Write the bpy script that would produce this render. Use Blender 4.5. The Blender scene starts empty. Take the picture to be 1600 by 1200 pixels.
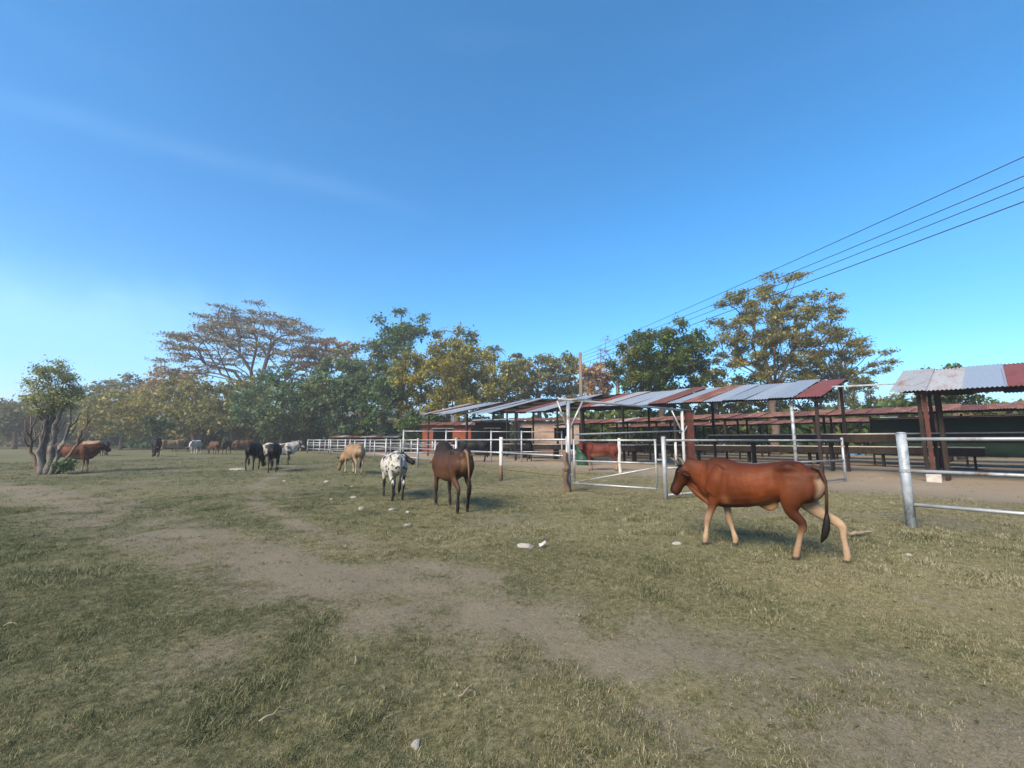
import bpy, bmesh, math, random
import numpy as np
from mathutils import Vector, Matrix, noise as mnoise

# ------------------------------------------------------------------ camera, sky, sun, exposure
SC = bpy.context.scene
COL = SC.collection
F = 670.0 / 1600.0                      # focal length in picture widths
PITCH = math.atan(88.0 / 670.0)
CAMH = 1.5
cam_d = bpy.data.cameras.new('camera')
cam = bpy.data.objects.new('camera', cam_d); COL.objects.link(cam)
cam_d.sensor_fit = 'HORIZONTAL'; cam_d.sensor_width = 36.0; cam_d.lens = 36.0 * F
cam_d.clip_start = 0.05; cam_d.clip_end = 4000
cam.location = (0, 0, CAMH); cam.rotation_euler = (math.radians(90) + PITCH, 0, 0)
SC.camera = cam

SUN_EL = math.radians(38.0)
SUN_AZ = Vector((-0.62, -0.78))         # horizontal direction towards the sun (behind the camera, to the left)
SUN_AZ.normalize()
sun_dir = Vector((SUN_AZ.x * math.cos(SUN_EL), SUN_AZ.y * math.cos(SUN_EL), math.sin(SUN_EL)))
world = bpy.data.worlds.new('World'); SC.world = world; world.use_nodes = True
wn = world.node_tree.nodes; wl = world.node_tree.links
bg = wn['Background']
sky = wn.new('ShaderNodeTexSky'); sky.sky_type = 'NISHITA'; sky.sun_disc = False
sky.sun_elevation = SUN_EL; sky.sun_rotation = math.atan2(SUN_AZ.x, SUN_AZ.y)
sky.altitude = 0; sky.air_density = 0.8; sky.dust_density = 0.0; sky.ozone_density = 6.0
# thin cirrus veils, streaked, all over the sky
tc = wn.new('ShaderNodeTexCoord'); mp = wn.new('ShaderNodeMapping')
mp.inputs['Rotation'].default_value = (0, math.radians(20), math.radians(20)); mp.inputs['Scale'].default_value = (0.9, 2.2, 9.0)
nz = wn.new('ShaderNodeTexNoise'); nz.inputs['Scale'].default_value = 1.3; nz.inputs['Detail'].default_value = 5; nz.inputs['Distortion'].default_value = 0.6
rp = wn.new('ShaderNodeValToRGB'); rp.color_ramp.elements[0].position = 0.56; rp.color_ramp.elements[1].position = 1.0
rp.color_ramp.elements[1].color = (0.02, 0.02, 0.02, 1)
mixc = wn.new('ShaderNodeMixRGB'); mixc.inputs['Color2'].default_value = (7.5, 8.4, 9.5, 1)
wl.new(tc.outputs['Generated'], mp.inputs['Vector']); wl.new(mp.outputs['Vector'], nz.inputs['Vector'])
wl.new(nz.outputs['Fac'], rp.inputs['Fac']); wl.new(rp.outputs['Color'], mixc.inputs['Fac'])
wl.new(sky.outputs['Color'], mixc.inputs['Color1']); hs = wn.new('ShaderNodeHueSaturation'); hs.inputs['Saturation'].default_value = 1.23; hs.inputs['Hue'].default_value = 0.489
def sky_band(v0, v1, width, half, strength, src):      # a streak of thin cirrus lying along the arc between two directions
    a_, b_ = Vector(v0).normalized(), Vector(v1).normalized(); nrm_ = a_.cross(b_).normalized(); mid_ = (a_ + b_).normalized()
    nv = wn.new('ShaderNodeVectorMath'); nv.operation = 'NORMALIZE'; wl.new(tc.outputs['Generated'], nv.inputs[0])
    def dot(v):
        d_ = wn.new('ShaderNodeVectorMath'); d_.operation = 'DOT_PRODUCT'; wl.new(nv.outputs[0], d_.inputs[0]); d_.inputs[1].default_value = v; return d_.outputs['Value']
    def mt(op, a, b=0.0):
        m_ = wn.new('ShaderNodeMath'); m_.operation = op
        for i, q in enumerate((a, b)):
            if hasattr(q, 'is_output'): wl.new(q, m_.inputs[i])
            else: m_.inputs[i].default_value = q
        return m_.outputs[0]
    n2 = wn.new('ShaderNodeTexNoise'); n2.inputs['Scale'].default_value = 7.0; n2.inputs['Detail'].default_value = 6; wl.new(tc.outputs['Generated'], n2.inputs['Vector'])
    off = mt('ADD', dot(nrm_), mt('MULTIPLY', mt('SUBTRACT', n2.outputs['Fac'], 0.5), width * 1.6))
    g = mt('POWER', 2.718, mt('MULTIPLY', mt('POWER', mt('DIVIDE', off, width), 2.0), -1.0))
    al = mt('MULTIPLY', mt('SUBTRACT', dot(mid_), math.cos(half)), 1.0 / (1 - math.cos(half))); al = mt('MINIMUM', mt('MAXIMUM', al, 0.0), 1.0)
    f_ = mt('MULTIPLY', mt('MULTIPLY', g, al), mt('MULTIPLY', n2.outputs['Fac'], strength * 2))
    mx_ = wn.new('ShaderNodeMixRGB'); mx_.inputs['Color2'].default_value = (7.0, 8.6, 10.5, 1); wl.new(f_, mx_.inputs['Fac']); wl.new(src, mx_.inputs['Color1']); return mx_.outputs['Color']
skc = sky_band((-1.0, 0.911, 0.737), (-0.433, 0.931, 0.589), 0.018, 0.40, 0.022, mixc.outputs['Color'])
skc = sky_band((-1.30, 0.97, 0.33), (-0.70, 0.98, 0.22), 0.08, 0.75, 0.10, skc)
wl.new(skc, hs.inputs['Color']); wl.new(hs.outputs['Color'], bg.inputs['Color'])
bg.inputs['Strength'].default_value = 0.086
sun_l = bpy.data.lights.new('sun', 'SUN'); sun_l.energy = 2.7; sun_l.angle = math.radians(32); sun_l.color = (1.0, 0.84, 0.64)
sun_o = bpy.data.objects.new('sun', sun_l); COL.objects.link(sun_o)
sun_o.rotation_euler = sun_dir.to_track_quat('Z', 'Y').to_euler(); sun_o.location = (-30, -30, 30)
SC.view_settings.view_transform = 'Standard'; SC.view_settings.look = 'None'
SC.view_settings.exposure = 1.8; SC.view_settings.gamma = 1.0
SC.view_settings.use_curve_mapping = False
SC.render.engine = 'CYCLES'
SC.cycles.use_denoising = True
SC.cycles.max_bounces = 6; SC.cycles.transparent_max_bounces = 4; SC.cycles.volume_bounces = 0

R = random.Random(7)
RN = np.random.default_rng(11)

# ------------------------------------------------------------------ helpers
CP, SP = math.cos(PITCH), math.sin(PITCH)
def ray(px, py):
    u = (px - 800) / 670.0; v = (600 - py) / 670.0
    return Vector((u, CP - v * SP, v * CP + SP))
def gp(px, py, z=0.0):                   # point on the level z seen in direction (px, py) of the photograph
    d = ray(px, py); t = (z - CAMH) / d.z
    return Vector((d.x * t, d.y * t, z))
def at(px, py, Y):
    d = ray(px, py); t = Y / d.y
    return Vector((d.x * t, Y, CAMH + d.z * t))

def tag(o, label=None, cat=None, group=None, kind=None):
    if label: o['label'] = label
    if cat: o['category'] = cat
    if group: o['group'] = group
    if kind: o['kind'] = kind
    return o
def empty(name, loc, rz=0.0, label=None, cat=None, group=None):
    o = bpy.data.objects.new(name, None); COL.objects.link(o)
    o.location = loc; o.rotation_euler = (0, 0, rz); o.empty_display_size = 0.2
    return tag(o, label, cat, group)

class MB:
    """collects shapes for one mesh"""
    def __init__(s): s.v = []; s.f = []; s.n = 0
    def add(s, v, f):
        v = np.asarray(v, float).reshape(-1, 3)
        s.v.append(v); s.f.extend([tuple(i + s.n for i in q) for q in f]); s.n += len(v)
    def box(s, c, size, rot=None):
        x, y, z = [q / 2 for q in size]
        v = np.array([(a, b, d) for d in (-z, z) for b in (-y, y) for a in (-x, x)], float)
        if rot is not None: v = v @ np.array(rot.to_3x3() if hasattr(rot, 'to_3x3') else rot).T
        s.add(v + np.array(c), [(0, 2, 3, 1), (4, 5, 7, 6), (0, 1, 5, 4), (2, 6, 7, 3), (0, 4, 6, 2), (1, 3, 7, 5)])
    def beam(s, a, b, w, h):
        a = Vector(a); b = Vector(b); d = b - a; L = d.length; d.normalize()
        up = Vector((0, 0, 1)) if abs(d.z) < 0.95 else Vector((0, 1, 0))
        sd = d.cross(up).normalized(); up = sd.cross(d)
        m = Matrix((d, sd, up)).transposed()
        s.box((a + b) / 2, (L, w, h), m)
    def tube(s, pts, rad, sides=8, ref=(0.0, 0.31, 0.95), cap=True):
        P = np.asarray(pts, float); n = len(P)
        rad = np.asarray(rad, float)
        if rad.ndim == 0: rad = np.full(n, float(rad))
        if rad.ndim == 1: rad = np.stack([rad, rad], 1)
        T = np.gradient(P, axis=0); T /= np.maximum(np.linalg.norm(T, axis=1, keepdims=True), 1e-9)
        ref = np.asarray(ref, float)
        U = ref[None] - (T @ ref)[:, None] * T
        bad = np.linalg.norm(U, axis=1) < 0.15
        if bad.any():
            r2 = np.array((1.0, 0.2, 0.0)); U2 = r2[None] - (T @ r2)[:, None] * T; U[bad] = U2[bad]
        U /= np.linalg.norm(U, axis=1, keepdims=True)
        W = np.cross(T, U)
        a = np.linspace(0, 2 * math.pi, sides, endpoint=False)
        V = P[:, None] + U[:, None] * (np.cos(a)[None, :, None] * rad[:, 0][:, None, None]) + W[:, None] * (np.sin(a)[None, :, None] * rad[:, 1][:, None, None])
        f = []
        for i in range(n - 1):
            for j in range(sides):
                k = (j + 1) % sides
                f.append((i * sides + j, i * sides + k, (i + 1) * sides + k, (i + 1) * sides + j))
        if cap:
            f.append(tuple(range(sides - 1, -1, -1))); f.append(tuple((n - 1) * sides + j for j in range(sides)))
        s.add(V.reshape(-1, 3), f)
    def mesh(s, name, mat, smooth=False):
        me = bpy.data.meshes.new(name)
        me.from_pydata(np.concatenate(s.v).tolist(), [], s.f); me.update()
        if mat: me.materials.append(mat)
        if smooth: me.polygons.foreach_set('use_smooth', [True] * len(me.polygons))
        return me
    def build(s, name, mat, parent=None, smooth=False, loc=None):
        o = bpy.data.objects.new(name, s.mesh(name, mat, smooth)); COL.objects.link(o)
        if parent: o.parent = parent
        if loc is not None: o.location = loc
        return o

def fast_mesh(name, verts, quads, mat, smooth=False):
    me = bpy.data.meshes.new(name)
    verts = np.asarray(verts, np.float32); quads = np.asarray(quads, np.int32); k = quads.shape[1]
    me.vertices.add(len(verts)); me.vertices.foreach_set('co', verts.ravel())
    me.loops.add(quads.size); me.loops.foreach_set('vertex_index', quads.ravel())
    me.polygons.add(len(quads)); me.polygons.foreach_set('loop_start', np.arange(0, quads.size, k, dtype=np.int32))
    me.polygons.foreach_set('loop_total', np.full(len(quads), k, np.int32))
    if smooth: me.polygons.foreach_set('use_smooth', np.ones(len(quads), bool))
    me.update(calc_edges=True); me.validate()
    if mat: me.materials.append(mat)
    return me
def link(name, me, parent=None, loc=None, rz=None):
    o = bpy.data.objects.new(name, me); COL.objects.link(o)
    if parent: o.parent = parent
    if loc is not None: o.location = loc
    if rz is not None: o.rotation_euler = (0, 0, rz)
    return o

# ------------------------------------------------------------------ materials
class NT:
    def __init__(s, name):
        s.m = bpy.data.materials.new(name); s.m.use_nodes = True
        s.n = s.m.node_tree.nodes; s.l = s.m.node_tree.links
        s.b = s.n['Principled BSDF']; s.out = s.n['Material Output']
    def node(s, t, **kw):
        x = s.n.new(t)
        for k, v in kw.items():
            if k in x.inputs: x.inputs[k].default_value = v
            else: setattr(x, k, v)
        return x
    def link(s, a, b): s.l.new(a, b)
    def noise(s, vec, scale, detail=4, rough=0.6, dist=0.0):
        x = s.n.new('ShaderNodeTexNoise'); x.inputs['Scale'].default_value = scale
        x.inputs['Detail'].default_value = detail; x.inputs['Roughness'].default_value = rough; x.inputs['Distortion'].default_value = dist
        if vec is not None: s.l.new(vec, x.inputs['Vector'])
        return x.outputs['Fac']
    def ramp(s, fac, stops):
        x = s.n.new('ShaderNodeValToRGB'); e = x.color_ramp.elements
        while len(e) < len(stops): e.new(0.5)
        for q, (p, c) in zip(e, stops):
            q.position = p
            c = (c, c, c) if isinstance(c, (int, float)) else c
            q.color = (*c[:3], 1)
        s.l.new(fac, x.inputs['Fac']); return x.outputs['Color']
    def mix(s, fac, a, b, mode='MIX'):
        x = s.n.new('ShaderNodeMixRGB'); x.blend_type = mode
        for i, q in (('Fac', fac), ('Color1', a), ('Color2', b)):
            if hasattr(q, 'is_output'): s.l.new(q, x.inputs[i])
            elif i == 'Fac': x.inputs[i].default_value = q
            else: x.inputs[i].default_value = (*q[:3], 1)
        return x.outputs['Color']
    def math(s, op, a, b=0.0, clamp=False):
        x = s.n.new('ShaderNodeMath'); x.operation = op; x.use_clamp = clamp
        for i, q in enumerate((a, b)):
            if hasattr(q, 'is_output'): s.l.new(q, x.inputs[i])
            else: x.inputs[i].default_value = q
        return x.outputs[0]
    def bump(s, h, strength, dist=0.02):
        x = s.n.new('ShaderNodeBump'); x.inputs['Strength'].default_value = strength; x.inputs['Distance'].default_value = dist
        s.l.new(h, x.inputs['Height']); s.l.new(x.outputs['Normal'], s.b.inputs['Normal'])
    def coord(s, which='Object'): return s.n.new('ShaderNodeTexCoord').outputs[which]
    def pos(s): return s.n.new('ShaderNodeNewGeometry').outputs['Position']

def simple_mat(name, c1, c2, rough=0.6, metal=0.0, scale=6.0, bump=0.15, spec=0.4, stain=None, stain_at=(0.55, 0.7), stretch=None):
    t = NT(name); vec = t.pos()
    if stretch:
        mp = t.node('ShaderNodeMapping'); mp.inputs['Scale'].default_value = stretch; t.link(vec, mp.inputs['Vector']); vec = mp.outputs['Vector']
    n = t.noise(vec, scale, 6, 0.65)
    col = t.ramp(n, [(0.3, c1), (0.7, c2)])
    if stain:
        n2 = t.noise(vec, scale * 0.35, 8, 0.7, 0.4)
        col = t.mix(t.ramp(n2, [(stain_at[0], 0.0), (stain_at[1], 1.0)]), col, stain)
    t.link(col, t.b.inputs['Base Color'])
    t.b.inputs['Roughness'].default_value = rough; t.b.inputs['Metallic'].default_value = metal; t.b.inputs['Specular IOR Level'].default_value = spec
    if bump: t.bump(t.noise(vec, scale * 5, 4), bump, 0.01)
    return t.m

def leaf_mat(name, dark, mid, light, patch=None, patch_scale=0.25, trans=0.36):
    t = NT(name)
    g = t.n.new('ShaderNodeNewGeometry')
    col = t.ramp(g.outputs['Random Per Island'], [(0.0, dark), (0.5, mid), (1.0, light)])
    if patch:
        n = t.noise(t.coord('Object'), patch_scale, 3)
        col = t.mix(t.ramp(n, [(0.48, 0.0), (0.62, 0.85)]), col, patch)
    t.link(col, t.b.inputs['Base Color']); t.b.inputs['Roughness'].default_value = 0.55; t.b.inputs['Specular IOR Level'].default_value = 0.25
    tr = t.n.new('ShaderNodeBsdfTranslucent'); t.link(col, tr.inputs['Color'])
    mx = t.n.new('ShaderNodeMixShader'); mx.inputs['Fac'].default_value = trans
    t.link(t.b.outputs[0], mx.inputs[1]); t.link(tr.outputs[0], mx.inputs[2]); t.link(mx.outputs[0], t.out.inputs['Surface'])
    return t.m

M = {}
M['galv'] = simple_mat('galvanised_pipe', (0.26, 0.28, 0.29), (0.40, 0.42, 0.43), 0.45, 0.35, 5, 0.1, 0.5, stain=(0.15, 0.10, 0.07), stain_at=(0.53, 0.68))
M['galv_old'] = simple_mat('weathered_pipe', (0.22, 0.26, 0.29), (0.38, 0.42, 0.45), 0.55, 0.2, 7, 0.15, 0.5, stain=(0.10, 0.10, 0.10), stain_at=(0.46, 0.60))
M['whitepost'] = simple_mat('whitewashed_post', (0.38, 0.37, 0.33), (0.52, 0.51, 0.47), 0.8, 0, 6, 0.2, stain=(0.22, 0.17, 0.13), stain_at=(0.58, 0.72))
M['wood'] = simple_mat('weathered_wood', (0.07, 0.045, 0.03), (0.17, 0.11, 0.075), 0.85, 0, 9, 0.5, 0.2, stretch=(1, 1, 0.2))
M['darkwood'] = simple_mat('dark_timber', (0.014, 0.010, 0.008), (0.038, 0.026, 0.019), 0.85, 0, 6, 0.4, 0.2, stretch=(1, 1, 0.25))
M['redwood'] = simple_mat('red_painted_timber', (0.045, 0.014, 0.010), (0.10, 0.028, 0.018), 0.75, 0, 7, 0.3, 0.3, stain=(0.03, 0.018, 0.014), stain_at=(0.5, 0.66))
M['concrete'] = simple_mat('concrete', (0.30, 0.28, 0.25), (0.45, 0.43, 0.39), 0.9, 0, 5, 0.3, 0.2, stain=(0.16, 0.14, 0.11), stain_at=(0.55, 0.75))
M['polewood'] = simple_mat('utility_pole_wood', (0.11, 0.085, 0.065), (0.20, 0.16, 0.125), 0.85, 0, 4, 0.3, 0.2, stretch=(1, 1, 0.1))
M['wire'] = simple_mat('black_cable', (0.02, 0.02, 0.022), (0.035, 0.035, 0.04), 0.5, 0, 3, 0)
M['barbed'] = simple_mat('rusty_wire', (0.06, 0.045, 0.04), (0.12, 0.09, 0.07), 0.7, 0.2, 3, 0)
M['stone'] = simple_mat('pale_stone', (0.19, 0.175, 0.145), (0.36, 0.34, 0.29), 0.9, 0, 8, 0.5, 0.2)
M['greystone'] = simple_mat('grey_stone', (0.22, 0.21, 0.19), (0.36, 0.34, 0.31), 0.9, 0, 8, 0.5, 0.2)
M['stick'] = simple_mat('dry_stick', (0.17, 0.135, 0.095), (0.29, 0.235, 0.17), 0.9, 0, 20, 0.3, 0.2)
M['litter'] = simple_mat('white_plastic', (0.30, 0.30, 0.30), (0.46, 0.46, 0.46), 0.6, 0, 9, 0.2)
M['greenbarrel'] = simple_mat('green_plastic', (0.008, 0.045, 0.026), (0.014, 0.065, 0.034), 0.5, 0, 3, 0.05)
M['bluebarrel'] = simple_mat('blue_plastic', (0.06, 0.16, 0.34), (0.12, 0.26, 0.46), 0.5, 0, 3, 0.05)
M['greennet'] = simple_mat('green_shade_net', (0.006, 0.022, 0.013), (0.012, 0.04, 0.02), 0.8, 0, 3, 0.2)
M['orangewall'] = simple_mat('orange_brick', (0.16, 0.036, 0.018), (0.27, 0.070, 0.034), 0.9, 0, 3, 0.4, 0.2, stain=(0.18, 0.07, 0.045), stain_at=(0.5, 0.7))
M['plaster'] = simple_mat('pale_plaster', (0.28, 0.20, 0.155), (0.40, 0.31, 0.25), 0.9, 0, 3, 0.2, 0.2, stain=(0.36, 0.14, 0.08), stain_at=(0.52, 0.68))
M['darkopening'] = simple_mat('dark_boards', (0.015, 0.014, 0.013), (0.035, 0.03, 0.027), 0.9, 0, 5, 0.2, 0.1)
M['hoof'] = simple_mat('horn', (0.03, 0.026, 0.022), (0.06, 0.05, 0.045), 0.5, 0, 20, 0.1)
M['eye'] = simple_mat('dark_eye', (0.006, 0.004, 0.003), (0.012, 0.008, 0.006), 0.1, 0, 5, 0)

def sheet_mat(name, c1, c2, rust, amount, metal=0.3, rough=0.45):
    t = NT(name); oc = t.coord('Object')
    mp = t.node('ShaderNodeMapping'); mp.inputs['Scale'].default_value = (1.0, 0.35, 1); t.link(oc, mp.inputs['Vector'])
    oi = t.n.new('ShaderNodeObjectInfo'); off = t.node('ShaderNodeVectorMath', operation='ADD')
    cmb = t.n.new('ShaderNodeCombineXYZ'); t.link(t.math('MULTIPLY', oi.outputs['Random'], 37.0), cmb.inputs[0]); t.link(t.math('MULTIPLY', oi.outputs['Random'], 19.0), cmb.inputs[1])
    t.link(mp.outputs['Vector'], off.inputs[0]); t.link(cmb.outputs[0], off.inputs[1])
    base = t.mix(oi.outputs['Random'], c1, c2)
    n = t.noise(off.outputs[0], 2.2, 8, 0.7, 0.5)
    m = t.ramp(n, [(max(0.0, 0.78 - amount), 0.0), (min(1.0, 0.95 - amount * 0.8), 1.0)])
    col = t.mix(m, base, rust)
    fine = t.noise(off.outputs[0], 14, 5)
    col = t.mix(0.35, col, t.ramp(fine, [(0.3, 0.35), (0.7, 1.0)]), 'MULTIPLY')
    t.link(col, t.b.inputs['Base Color'])
    t.link(t.mix(m, (rough,) * 3, (0.9,) * 3), t.b.inputs['Roughness'])
    t.link(t.mix(m, (metal,) * 3, (0.0,) * 3), t.b.inputs['Metallic'])
    return t.m
M['zinc'] = sheet_mat('zinc_roof_sheet', (0.30, 0.36, 0.42), (0.40, 0.45, 0.50), (0.20, 0.11, 0.08), 0.16, 0.35, 0.42)
M['zincold'] = sheet_mat('old_zinc_roof_sheet', (0.30, 0.33, 0.36), (0.40, 0.41, 0.42), (0.20, 0.11, 0.08), 0.30, 0.15, 0.6)
M['rust'] = sheet_mat('rusty_roof_sheet', (0.17, 0.055, 0.042), (0.27, 0.11, 0.075), (0.09, 0.034, 0.027), 0.46, 0.0, 0.85)
M['rustpale'] = sheet_mat('faded_rusty_roof_sheet', (0.28, 0.125, 0.085), (0.36, 0.20, 0.145), (0.13, 0.05, 0.036), 0.48, 0.0, 0.85)
M['shaded_under'] = sheet_mat('shade_dark_roof_sheet', (0.030, 0.026, 0.026), (0.05, 0.042, 0.04), (0.05, 0.022, 0.018), 0.25, 0.0, 0.9)  # near-black base colour paints in the shade under the back roof slopes
M['maroon'] = sheet_mat('maroon_roof_sheet', (0.15, 0.038, 0.038), (0.20, 0.055, 0.05), (0.09, 0.03, 0.028), 0.30, 0.0, 0.75)

# ------------------------------------------------------------------ ground
def seg_dist(x, y, pts):
    d = np.full(np.shape(x), 1e9)
    for (ax, ay), (bx, by) in zip(pts[:-1], pts[1:]):
        ex, ey = bx - ax, by - ay; L = ex * ex + ey * ey
        t = np.clip(((x - ax) * ex + (y - ay) * ey) / L, 0, 1)
        d = np.minimum(d, np.hypot(x - ax - t * ex, y - ay - t * ey))
    return d
def pix_line(pp): return [(gp(a, b).x, gp(a, b).y) for a, b in pp]
TRACK = pix_line([(1900, 1330), (1400, 1150), (1150, 1070), (900, 1005), (740, 965), (580, 925), (430, 885), (270, 835), (150, 795), (40, 765), (-150, 745)])
TRAIL = pix_line([(760, 905), (600, 868), (480, 825), (400, 785), (392, 765), (420, 748), (470, 725)])
TRAIL2 = pix_line([(330, 1030), (420, 985), (560, 940)])
def vnoise(x, y, s, seed=0.0, octv=4):
    x = np.asarray(x, float); out = np.zeros(x.shape); a = 1.0; tot = 0
    for o in range(octv):
        fx, fy = x / s + seed * 13.7 + o * 5.1, y / s - seed * 7.3 + o * 3.3
        ix, iy = np.floor(fx), np.floor(fy); tx, ty = fx - ix, fy - iy
        tx = tx * tx * (3 - 2 * tx); ty = ty * ty * (3 - 2 * ty)
        def h(i, j):
            q = np.sin(i * 127.1 + j * 311.7 + seed * 17.0 + o * 71.3) * 43758.5453
            return q - np.floor(q)
        out += a * ((h(ix, iy) * (1 - tx) + h(ix + 1, iy) * tx) * (1 - ty) + (h(ix, iy + 1) * (1 - tx) + h(ix + 1, iy + 1) * tx) * ty)
        tot += a; a *= 0.5; s = s * 0.5
    return out / tot
YARD_A = Vector((-24.0, 51.0)); 
FENCE_LINE = [(8.6, 5.7), (6.9, 7.66), (12.3, 16.2), (3.9, 11.3), (1.7, 13.0), (-0.4, 16.7), (-5.4, 24.4), (-12.4, 36.0), (-18.5, 44.0), (-24.0, 51.0)]
def yard_side(x, y):                     # > 0 on the yard's side of the long fence
    ax, ay, bx, by = 9.5, 8.5, -24.0, 51.0
    nx, ny = (by - ay), -(bx - ax); L = math.hypot(nx, ny)
    return ((x - ax) * nx + (y - ay) * ny) / L
def dirt_amount(x, y):
    n = vnoise(x, y, 1.6, 1.0); n2 = vnoise(x, y, 0.5, 2.0)
    w = 1.18 + 1.0 * (n - 0.5)
    d = np.clip(1.25 - seg_dist(x, y, TRACK) / np.maximum(w, 0.3), 0, 1)
    d = np.maximum(d, np.clip(1.2 - seg_dist(x, y, TRAIL) / (0.32 + 0.35 * n), 0, 1) * 0.85)
    d = np.maximum(d, np.clip(1.2 - seg_dist(x, y, TRAIL2) / (0.35 + 0.5 * n), 0, 1) * 0.7)
    bare = np.clip((vnoise(x, y, 2.3, 3.0) - 0.56) * 5, 0, 0.55)
    d = np.maximum(d, bare)
    d = d * np.clip(0.80 + 2.0 * (n2 - 0.45), 0.2, 1.0) * np.clip(0.72 + 1.2 * (vnoise(x, y, 1.1, 21.0) - 0.3), 0.6, 1.0)
    ys = np.clip((yard_side(x, y) - 1.0) / 3.5, 0, 1)
    return np.maximum(np.clip(d, 0, 1), ys * 1.0 * np.clip(0.75 + 0.7 * n, 0, 1))
def ground_z(x, y):
    r = np.hypot(x, y); k = np.clip(1.0 - (r - 30) / 30, 0, 1)
    return k * (0.10 * (vnoise(x, y, 2.6, 5.0, 3) - 0.5) + 0.05 * (vnoise(x, y, 0.45, 6.0, 2) - 0.5)) - 0.0
def gz(x, y): return float(ground_z(np.array([x]), np.array([y]))[0])

rr = np.concatenate([[0.0], np.geomspace(0.6, 60, 230), np.geomspace(62, 900, 34)]); na = 420
aa = np.linspace(0, 2 * math.pi, na, endpoint=False)
gx = (rr[:, None] * np.sin(aa)[None]).ravel(); gy = (rr[:, None] * np.cos(aa)[None]).ravel()
gzv = ground_z(gx, gy)
i0 = (np.arange(len(rr) - 1)[:, None] * na + np.arange(na)[None]).ravel(); i1 = (np.arange(len(rr) - 1)[:, None] * na + (np.arange(na)[None] + 1) % na).ravel()
gq = np.stack([i0, i0 + na, i1 + na, i1], 1)
gq = gq[na:]
ctr = len(gx)
tri_close = [(0, 0, 0)]
tg = NT('pasture_ground')
ps = tg.pos()
att = tg.n.new('ShaderNodeAttribute'); att.attribute_name = 'dirt'
attY = tg.n.new('ShaderNodeAttribute'); attY.attribute_name = 'yard'
att2 = tg.n.new('ShaderNodeAttribute'); att2.attribute_name = 'dry'
nA = tg.noise(ps, 26, 8, 0.75); nB = tg.noise(ps, 4.5, 6, 0.65); nC = tg.noise(ps, 90, 4, 0.7)
green = tg.ramp(nA, [(0.30, (0.040, 0.044, 0.022)), (0.5, (0.095, 0.100, 0.052)), (0.72, (0.22, 0.215, 0.13))])
dry = tg.ramp(nA, [(0.28, (0.075, 0.066, 0.032)), (0.5, (0.20, 0.175, 0.085)), (0.75, (0.34, 0.305, 0.17))])
soil = tg.ramp(nC, [(0.25, (0.095, 0.080, 0.056)), (0.5, (0.185, 0.160, 0.115)), (0.8, (0.30, 0.265, 0.20))])
drymask = tg.math('ADD', att2.outputs['Fac'], tg.math('MULTIPLY', tg.math('SUBTRACT', nB, 0.5), 1.4), True)
gcol = tg.mix(drymask, green, dry)
dm = tg.math('ADD', att.outputs['Fac'], tg.math('MULTIPLY', tg.math('SUBTRACT', nA, 0.5), 1.9), True)
gcol = tg.mix(tg.ramp(dm, [(0.30, 0.0), (0.74, 0.92)]), gcol, soil)
ysoil = tg.mix(tg.noise(ps, 0.5, 5), tg.ramp(nC, [(0.25, (0.20, 0.165, 0.12)), (0.8, (0.40, 0.35, 0.27))]), tg.ramp(nA, [(0.3, (0.15, 0.11, 0.075)), (0.7, (0.30, 0.24, 0.17))]))
gcol = tg.mix(tg.math('ADD', attY.outputs['Fac'], tg.math('MULTIPLY', tg.math('SUBTRACT', nB, 0.5), 0.8), True), gcol, ysoil)
tg.link(gcol, tg.b.inputs['Base Color']); tg.b.inputs['Roughness'].default_value = 0.95; tg.b.inputs['Specular IOR Level'].default_value = 0.1
hh = tg.math('ADD', nA, tg.math('MULTIPLY', nC, 0.6))
tg.bump(hh, 0.7, 0.03)
def dry_amount(x, y):
    n = vnoise(x, y, 3.0, 8.0)
    side = np.clip(0.42 + 0.07 * (x + 0.5) + 0.012 * (y - 6), 0.18, 0.78)
    return np.clip(side + 1.0 * (n - 0.5), 0, 1)
gme = fast_mesh('ground', np.stack([gx, gy, gzv], 1), np.concatenate([gq]), tg.m, True)
# close the innermost disc
bmx = bmesh.new(); bmx.from_mesh(gme); bmx.verts.ensure_lookup_table()
try: bmx.faces.new([bmx.verts[na + j] for j in range(na)][::-1])
except Exception: pass
for v in [bmx.verts[j] for j in range(na)]:
    if not v.link_faces: bmx.verts.remove(v)
bmx.to_mesh(gme); bmx.free()
nv = len(gme.vertices); co = np.zeros(nv * 3, np.float32); gme.vertices.foreach_get('co', co); co = co.reshape(-1, 3)
def yard_amount(x, y):
    q = yard_side(x, y); return np.clip((q - 2.5) / 3.5, 0, 1) * np.clip((45 - q) / 15, 0, 1) * np.clip((70 - y) / 12, 0, 1)
for nm, fn in (('dirt', dirt_amount), ('dry', dry_amount), ('yard', yard_amount)):
    a_ = gme.attributes.new(nm, 'FLOAT', 'POINT'); a_.data.foreach_set('value', fn(co[:, 0].astype(float), co[:, 1].astype(float)).astype(np.float32))
tag(link('ground', gme), 'short grazed pasture with worn dirt track across it', kind='structure')

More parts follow.
